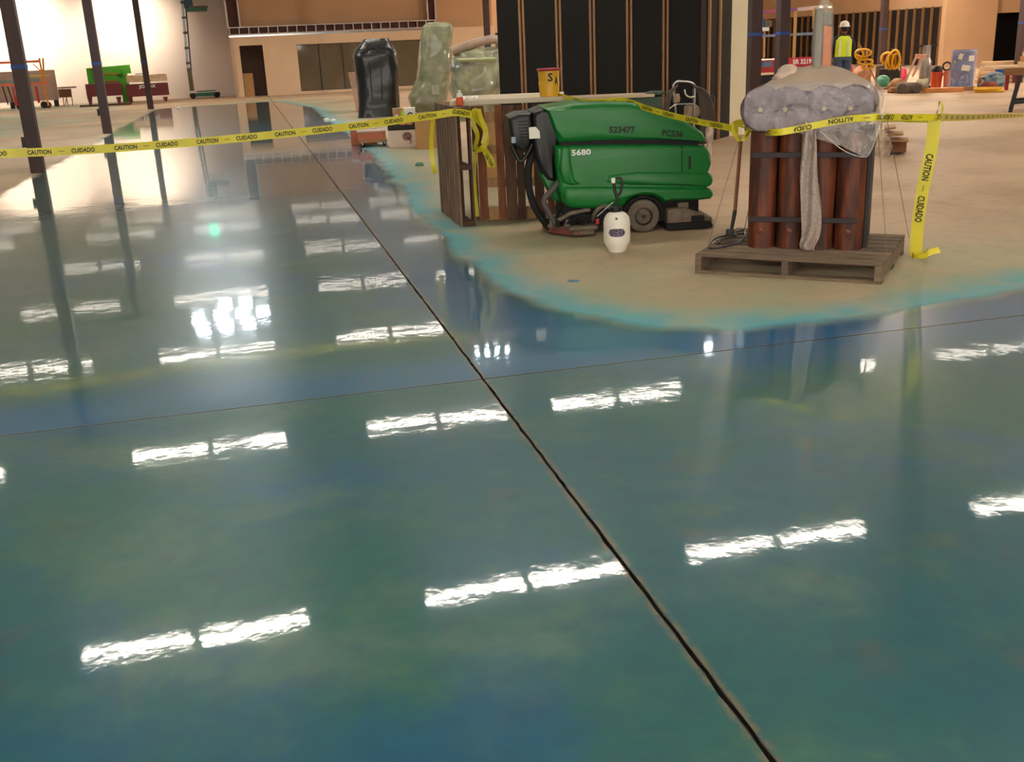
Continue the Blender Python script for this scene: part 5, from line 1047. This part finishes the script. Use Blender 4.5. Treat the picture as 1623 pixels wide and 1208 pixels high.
build(MB().lathe([(.125, 1.705), (.12, 1.715), (.118, 1.75), (.108, 1.79), (.08, 1.825), (.03, 1.845), (.001, 1.847)], (0, -.01, 0), 28), 'hard_hat', mat('hard_hat_white', (240, 236, 228), .3, var=.03), t, smooth=60)
build(MB().prism([(.15*math.cos(a), -.01+(.15+.05*(math.sin(a) > 0)*math.sin(a))*math.sin(a)) for a in [2*PI*k/28 for k in range(28)]], 1.70, 1.712, 'z'), 'hat_brim', MATS['hard_hat_white'], t)
vest = mat('hi_vis_vest', (214, 240, 40), .6, var=.06)
build(MB().loft([(.98, 0, 0, .205, .135), (1.1, 0, 0, .20, .135), (1.25, 0, 0, .205, .14), (1.38, 0, .0, .205, .13), (1.46, 0, 0, .15, .10), (1.49, 0, 0, .09, .07)], n=32, p=2.8, amp=.006, fr=8, sub=3), 'vest', vest, t, smooth=60)
for s_ in (-.11, .09): build(MB().b2((s_-.022, -.152, 1.0), (s_+.022, -.140, 1.42)), 'reflective_stripe', mat('silver_stripe', (236, 240, 214), .3), t, bevel=.004)
for s_, k in ((-1, 15), (1, 19)):
    hx, hy, _ = bv[k]; kx, ky, _ = bv[k+1]; ax, ay, _ = bv[k+2]
    build(MB().loft([(.06, ax, ay, .075, .085), (.3, (ax+kx)/2, (ay+ky)/2, .08, .085), (.5, kx, ky, .09, .095), (.75, (kx+hx)/2, (ky+hy)/2, .11, .11), (.98, hx*.95, 0, .125, .125)], n=22, p=2.3, amp=.008, fr=7, sub=3), 'trouser_leg', jean, t, smooth=70)
    build(MB().loft([(0, ax, ay+.05, .055, .14), (.04, ax, ay+.05, .055, .14), (.09, ax, ay+.02, .05, .09), (.12, ax, ay, .05, .055)], n=18, p=2.6, sub=2), 'boot', 'black', t, smooth=60)
build(MB().loft([(.90, 0, 0, .205, .14), (1.0, 0, 0, .195, .13)], n=24, p=2.6), 'trouser_seat', jean, t, smooth=60)
for s_, wi in ((-1, 10), (1, 14)):
    wx_, wy_, wz_ = bv[wi]; hv = [(wx_, wy_, wz_), (wx_, wy_+.05, wz_-.04)]; he = [(0, 1)]; hr = [.022, (.035, .018)]
    for q in range(4):
        n0 = len(hv); off = (q-1.5)*.018; hv += [(wx_+off, wy_+.085, wz_-.07), (wx_+off, wy_+.10, wz_-.10), (wx_+off*.9, wy_+.09, wz_-.125+.01*abs(q-1.5))]; he += [(1, n0), (n0, n0+1), (n0+1, n0+2)]; hr += [.009, .008, .007]
    n0 = len(hv); hv += [(wx_-s_*.035, wy_+.06, wz_-.045), (wx_-s_*.045, wy_+.085, wz_-.07)]; he += [(1, n0), (n0, n0+1)]; hr += [.010, .008]
    skin('hand', hv, he, hr, skn, t, 0)

def coil(mb, c, rx, rz_, n_, r_, jit=.15, flat=False):
    P = []
    for k in range(n_*14):
        a = 2*PI*k/14; j = 1+jit*noise.noise(Vector((k*.13, c[0], 2))); y = .08*math.sin(k*.09*3)
        P.append((c[0]+rx*j*math.cos(a), c[1]+(rz_*j*math.sin(a) if flat else y), c[2]+((k/(n_*14))*.10 if flat else rz_*j*math.sin(a))))
    return mb.tube(P, r_, 6)
# cord stand
f = Fr(at(1385, 143)); t = thing('cord_stand', 'slanting wooden pole wound with yellow cord right of the worker', 'cord stand', f.loc, f.rz)
p, q = L(f, 1361, 68), L(f, 1394, 143); build(MB().bar(p, (q[0], 0, 0), .05), 'pole', 'tanwood', t); build(MB().bar((p[0]+.25, .3, p[2]-.2), (p[0]+.10, .5, 0), .04), 'rear_pole', 'tanwood', t); build(MB().bar((q[0]-.3, -.1, .02), (q[0]+.25, .3, .02), .05), 'foot', 'tanwood', t)
for (px, py, rx, rz_) in ((1368, 84, .20, .10), (1362, 86, .10, .12), (1372, 98, .18, .07), (1375, 105, .16, .06)): c = L(f, px, py, -.05); build(coil(MB(), c, rx, rz_, 6, .028), 'cord_coil', 'cord', t, smooth=60)
f = Fr(at(1408, 134)); t = thing('generator', 'dark portable generator with tubular frame behind the wrapped logs', 'generator', f.loc, f.rz)
a, b = f.uv(1388, 128)[0], f.uv(1426, 128)[0]; zt_ = f.uv(1400, 104)[1]
build(MB().b2((a+.08, .05, .06), (b-.05, .5, zt_-.10)), 'engine', 'dmetal', t, bevel=.03); build(MB().b2((b-.34, -.04, .10), (b-.02, .05, zt_-.16)), 'control_panel', 'black', t, bevel=.01)
for y in (0, .55): build(MB().tube(smoothpath([(a, y, .03), (a, y, zt_-.08), (a+.08, y, zt_), (b-.08, y, zt_), (b, y, zt_-.08), (b, y, .03)], 4), .024, 8), 'tube_frame', 'dustmetal', t, smooth=60)
build(MB().tube([(a, 0, .04), (a, .55, .04)], .018).tube([(b, 0, .04), (b, .55, .04)], .018).tube([(a+.1, 0, zt_), (a+.1, .55, zt_)], .018).tube([(b-.1, 0, zt_), (b-.1, .55, zt_)], .018), 'cross_tube', 'dustmetal', t, smooth=60)
f = Fr(at(1413, 138)); t = thing('cord_coil', 'big bundle of yellow extension cord hanging over the generator', 'cord', f.loc+Vector((0, 0, 0)), f.rz)
hook = L(f, 1412, 80); build(MB().bar((hook[0]+.02, .25, 0), (hook[0]+.02, .25, hook[2]+.05), .04).bar((hook[0]+.02, -.1, hook[2]+.03), (hook[0]+.02, .25, hook[2]+.03), .03), 'hook_pole', 'dmetal', t)
for (px, py, rx, rz_, ly) in ((1417, 93, .14, .24, -.05), (1405, 92, .14, .16, .05), (1420, 96, .10, .20, -.08), (1412, 97, .12, .20, 0)): c = L(f, px, py, ly); build(coil(MB(), c, rx, rz_, 6, .026, .35), 'cord_loops', 'cord', t, smooth=60)
def pile(name, label, cat, px0, px1, pyb, pyt, m, dd=25,  p=2.3, amp=.09, dep=.3, z0=0, seed=0, sub=4):
    f = Fr(at((px0+px1)/2, pyb)); a, b = f.uv(px0, pyb)[0], f.uv(px1, pyb)[0]; z1 = f.uv((px0+px1)/2, pyt)[1]; w_ = (b-a)/2; h_ = z1-z0
    return tag(build(MB().loft([(0, 0, 0, w_*.9, dep*.9), (h_*.3, 0, 0, w_, dep), (h_*.7, 0, 0, w_*.85, dep*.8), (h_*.93, 0, 0, w_*.5, dep*.5), (h_, 0, 0, w_*.15, dep*.15)], n=40, p=p, amp=amp, fr=6, sub=sub+2, seed=seed), name, m, loc=f.w((a+b)/2, 0, z0), rz=f.rz, smooth=70), label, cat)
gt = pile('green_tub', 'teal green overturned tub before the generator', 'tub', 1386, 1411, 138, 119, mat('teal_tub', (60, 132, 106), .5), 23.2, amp=.01)
pile('sack', 'dusty tan sack slumped between the generator and floor grinder', 'sack', 1408, 1432, 142, 124, mat('tan_sack', (176, 136, 98), .85, var=.3, bump=.3), 24, seed=3)
pile('sack', 'low brown heap of rags at the foot of the tan sack', 'rags', 1406, 1428, 147, 138, mat('brown_rags', (168, 110, 66), .85, var=.35, bump=.3), 23, seed=5)
pile('pink_bag', 'small crimson pink bag on the generator frame', 'bag', 1425, 1437, 128, 107, mat('crimson_bag', (206, 44, 80), .6), 25.0, seed=6, amp=.02)
pile('hose_heap', 'pinkish brown heap of hose right beside the worker', 'hose', 1350, 1380, 139, 103, mat('pink_brown_heap', (190, 136, 108), .8, var=.4, scale=6), 26.8, seed=8)
pile('red_can', 'red fuel can standing beside the worker', 'can', 1344, 1351, 137, 102, 'red', 27.2, seed=9, amp=.01)
# floor grinder
f = Fr(at(1450, 147)); t = thing('floor_grinder', 'dusty walk-behind floor grinder with long slanted handle bars', 'grinder', f.loc, f.rz)
z1 = f.uv(1440, 137)[1]; build(MB().lathe([(.26, 0), (.28, .05), (.27, .2), (.18, .26)], (f.uv(1438, 140)[0], 0, 0), 24), 'grinding_head', 'dustmetal', t, smooth=40)
p = L(f, 1463, 138, -.1); build(MB().cyl((p[0]-.16, -.12, .22), (p[0]+.12, -.12, .24), .12, 20), 'motor', mat('pale_motor', (196, 188, 160), .5, var=.3, scale=8), t, smooth=40)
build(MB().bar((L(f, 1433, 132)[0], 0, .2), L(f, 1452, 90), .06), 'handle_bar', mat('pink_white_bar', (226, 184, 164), .5, var=.2), t); build(MB().bar((L(f, 1446, 122)[0], .15, L(f, 1446, 122)[2]), L(f, 1461, 92, .15), .055), 'handle_bar', MATS['pink_white_bar'], t)
build(MB().bar(L(f, 1450, 89), L(f, 1468, 90), .11), 'control_head', mat('orange_white', (236, 170, 140), .5, var=.25, scale=8), t)
for px in (1430, 1454): wh = build(MB().lathe([(0, -.04), (.12, -.04), (.13, 0), (.12, .04), (0, .04)], n=18), 'wheel', 'dust', t, smooth=40); wh.matrix_local = Matrix.Translation((L(f, px, 140)[0], -.25, .13)) @ Matrix.Rotation(PI/2, 4, 'X')
build(MB().bar((L(f, 1433, 135)[0], .1, .15), (L(f, 1463, 135)[0], .1, .2), .16), 'frame', 'dustmetal', t)
f = Fr(at(1467, 143)); t = thing('dust_vacuum', 'tall silver dust vacuum with black handle behind the floor grinder', 'vacuum', f.loc, f.rz)
a, b = f.uv(1458, 100)[0], f.uv(1477, 100)[0]; zt_ = f.uv(1467, 72)[1]; r_ = (b-a)/2
build(MB().lathe([(r_*.9, .12), (r_, .2), (r_, .75), (r_*.8, .8), (r_*.7, .85), (r_*.7, zt_)], ((a+b)/2, 0, 0), 24), 'canister', mat('silver_can', (168, 156, 150), .35, .5, var=.3, scale=5), t, smooth=40)
build(MB().bar(L(f, 1454, 73), L(f, 1468, 72), .05).bar(L(f, 1475, 72), L(f, 1486, 71), .05), 'handle', 'black', t); build(MB().b2((a-.02, -.2, 0), (b+.02, .25, .12)), 'base', 'black', t, bevel=.02)
def bucket(px0, px1, pyb, pyt, label, m, dd=25, name='bucket'):
    f = Fr(at((px0+px1)/2, pyb)); a, b = f.uv(px0, 125)[0], f.uv(px1, 125)[0]; h_ = f.uv((px0+px1)/2, pyt)[1]; r_ = (b-a)/2; t = thing(name, label, 'bucket', f.w((a+b)/2, 0, 0), f.rz)
    build(MB().lathe([(r_*.85, 0), (r_, h_*.95), (r_*1.04, h_*.96), (r_*1.04, h_), (r_*.9, h_), (r_*.8, h_*.4)], n=24), 'shell', m, t, smooth=40)
    build(MB().tube([(r_*1.03*math.cos(a_), -.02-abs(math.sin(a_))*.02, h_-.05-h_*.35*math.sin(a_)) for a_ in [PI*k/10 for k in range(11)]], .008, 6), 'bail', 'metal', t); return t, r_, h_
t, r_, h_ = bucket(1474, 1494, 140, 114, 'orange bucket with dark clutter on top left of the blue drum', 'orange')
build(MB().lathe([(r_*.9, h_), (r_*.9, h_+.08), (r_*.5, h_+.16)], n=20), 'dark_lid', 'dmetal', t, smooth=40)
bucket(1495, 1506, 140, 112, 'pinkish orange bucket touching the blue drum', mat('pink_orange', (240, 140, 110), .5), 25.4)
f = Fr(at(1501, 134)); c = L(f, 1501, 105); t = thing('rubber_ring', 'black ring standing up behind the orange buckets', 'ring', f.loc, f.rz); build(MB().tube([(c[0]+.11*math.cos(a), 0, c[2]+.11*math.sin(a)) for a in [2*PI*k/24 for k in range(24)]], .025, 8, closed=True), 'ring', 'rubber', t, smooth=60); build(MB().bar((c[0], 0, 0), (c[0], 0, c[2]-.1), .04), 'stand', 'dmetal', t)
# blue drum in film
f = Fr(at(1526, 143)); t = thing('blue_drum', 'large blue drum in clear film with white labels before the dark opening', 'drum', f.loc, f.rz)
rt = (f.uv(1546, 100)[0]-f.uv(1507, 100)[0])/2; zt_ = f.uv(1526, 82)[1]; cxd = (f.uv(1546, 100)[0]+f.uv(1507, 100)[0])/2; bl = mat('drum_blue', (44, 84, 160), .35, var=.15, coat=.4)
build(MB().lathe([(rt*.93, .10), (rt*.95, .14), (rt*.95, .5), (rt*1.0, .53), (rt*.95, .56), (rt*.95, .95), (rt*1.0, .98), (rt*.95, 1.01), (rt*.93, zt_-.03), (rt*1.0, zt_), (rt*.9, zt_-.01), (.01, zt_-.02)], (cxd, 0, 0), 32), 'barrel', bl, t, smooth=40)
build(MB().b2((cxd-rt*1.2, -rt*1.1, 0), (cxd+rt*1.2, rt*1.1, .10)), 'pallet_base', 'tanwood', t)
build(MB().loft([(.05, cxd-.02, 0, rt*1.22, rt*1.15), (.4, cxd, 0, rt*1.1, rt*1.08), (1.0, cxd+.01, 0, rt*1.05, rt*1.05), (zt_, cxd, 0, rt*1.05, rt*1.05), (zt_+.05, cxd, 0, rt*.6, rt*.6)], n=36, p=2.2, amp=.03, fr=5, sub=4), 'film', plastic_film('drum_film', (210, 214, 230), .28, .1, .8, 6), t, smooth=60)
for (px, py, w_, h2, ang) in ((1531, 107, .20, .14, .15), (1523, 89, .10, .14, .3), (1540, 92, .14, .14, .0), (1514, 98, .04, .06, 0)):
    x_, z_ = f.uv(px, py); dx_ = max(-.9, min(.9, (x_-cxd)/rt)); yy = -rt*1.04*math.sqrt(1-dx_*dx_)-.03; build(MB().box((x_, yy, z_), (w_, .006, h2), Matrix.Rotation(ang, 3, 'Y') @ Matrix.Rotation(math.asin(dx_)*.6, 3, 'Z')), 'paper_label', 'paper' if px != 1514 else 'yellow', t)
f = Fr(at(1497, 146.5)); a, b = f.uv(1462, 142)[0], f.uv(1527, 142)[0]; tag(build(MB().b2((a, 0, 0), (b, .3, .11)), 'orange_plank', mat('orange_plank', (226, 148, 84), .7, var=.2), loc=f.loc, rz=f.rz, bevel=.01), 'orange plank lying on the floor in front of the blue drum', 'plank')
pile('tarp_pile', 'crumpled blue-grey tarp heap right of the blue drum', 'tarp', 1554, 1594, 141, 114, mat('blue_grey_tarp', (104, 124, 134), .6, var=.4, scale=5, bump=.4), 22.5, amp=.12, dep=.4, seed=11)
pile('rusty_hose', 'dark red heap of hose in front of the blue-grey tarp', 'hose', 1552, 1582, 143, 129, mat('rust_red', (140, 58, 44), .7, var=.4, scale=14, bump=.4), 21.6, amp=.06, dep=.25, seed=12)
f = Fr(at(1567, 147)); t = tag(build(coil(MB(), (0, 0, .02), .32, .22, 7, .02, .25, True), 'cord_coil', 'cord', loc=f.loc, rz=f.rz, smooth=60), 'flat coil of yellow cord on the floor before the red hose heap', 'cord')
f = Fr(at(1584, 140)); a, b = f.uv(1577, 115)[0], f.uv(1592, 115)[0]; z0_, z1_ = f.uv(1584, 119)[1], f.uv(1584, 111)[1]; t = thing('blue_box', 'small bright blue box standing behind the tarp heap', 'box', f.w((a+b)/2, .5, 0), f.rz); build(MB().b2(((a-b)/2, 0, z0_), ((b-a)/2, .2, z1_)), 'box_body', 'blue', t, bevel=.01); build(MB().b2(((a-b)/2+.02, .02, 0), ((b-a)/2-.02, .18, z0_)), 'stand', 'dmetal', t)
f = Fr(at(1572, 132)); t = thing('lumber_stack', 'pale stack of lumber lying behind the tarp heap', 'lumber', f.loc, f.rz)
for k in range(5): z_ = .06+.12*k; a, b = f.uv(1546+k*2, 115)[0], f.uv(1612, 115)[0]; build(MB().b2((a, .02*k, z_-.05), (b, .5, z_+.05)), 'board', mat('pale_lumber', (226, 190, 150), .75, var=.15), t, bevel=.01)
f = Fr(dist_pt(1509, 26)); pile('brown_basket', 'brown round basket between the blue drum and the tarp heap', 'basket', 1548, 1556, 139, 121, mat('brown_weave', (112, 72, 44), .8, var=.4, scale=20), 24.2, seed=15, amp=.01)
# trestle table at the right edge
g0 = at(1600, 178); f = Fr(g0, facing(g0)); t = thing('trestle_table', 'wooden bench top on black folding sawhorses at the right edge', 'table', f.loc, f.rz)
zt_ = f.uv(1600, 108)[1]; a = f.uv(1592, 108)[0]
build(MB().b2((a, -.05, zt_-.13), (a+2.2, .05, zt_)), 'front_beam', mat('brown_beam', (140, 98, 58), .75, var=.2, stretch=(1, 6, 6)), t, bevel=.004); build(MB().b2((a-.35, -.03, zt_), (a+2.2, 1.0, zt_+.03)), 'bench_top', mat('pale_lumber', (226, 190, 150)), t, bevel=.004)
for dx in (0, 1.6):
    for y in (.0, .8):
        x = f.uv(1607, 120)[0]+dx; q0 = f.uv(1618, 116); q1 = f.uv(1601, 178)
        build(MB().bar((q0[0]+dx, y, zt_-.13), (q1[0]+dx, y, .0), .07), 'leg', 'black', t); build(MB().bar((q0[0]+.08+dx, y, zt_-.13), (q0[0]+.20+dx, y, .0), .07), 'leg', 'black', t)
        p_ = f.uv(1606, 163); build(MB().bar((p_[0]+dx, y, p_[1]), (q0[0]+.16+dx, y, p_[1]+.02), .06), 'crossbar', 'black', t)
for px in (1597, 1613): x = f.uv(px, 120)[0]; build(MB().b2((x-.035, .35, zt_-.42), (x+.035, .42, zt_)), 'red_clamp', 'red', t)
f2 = Fr(f.w(a+.55, .25, zt_+.03), f.rz); 
for k, (w_, m) in enumerate(((.75, 'pale_lumber'), (.6, 'orange_plank'), (.55, 'pale_lumber'), (.45, 'orange_plank'))):
    tag(build(MB().b2((-.28+.03*k, 0, 0), (w_, .4, .07)), 'bench_plank', MATS[m], loc=f.w(a+.50, .25, zt_+.032+k*.085), rz=f.rz+random.uniform(-.05, .05), bevel=.006), ['lowest', 'second', 'third', 'topmost'][k]+' plank of the pile on the bench at the right edge', 'plank')
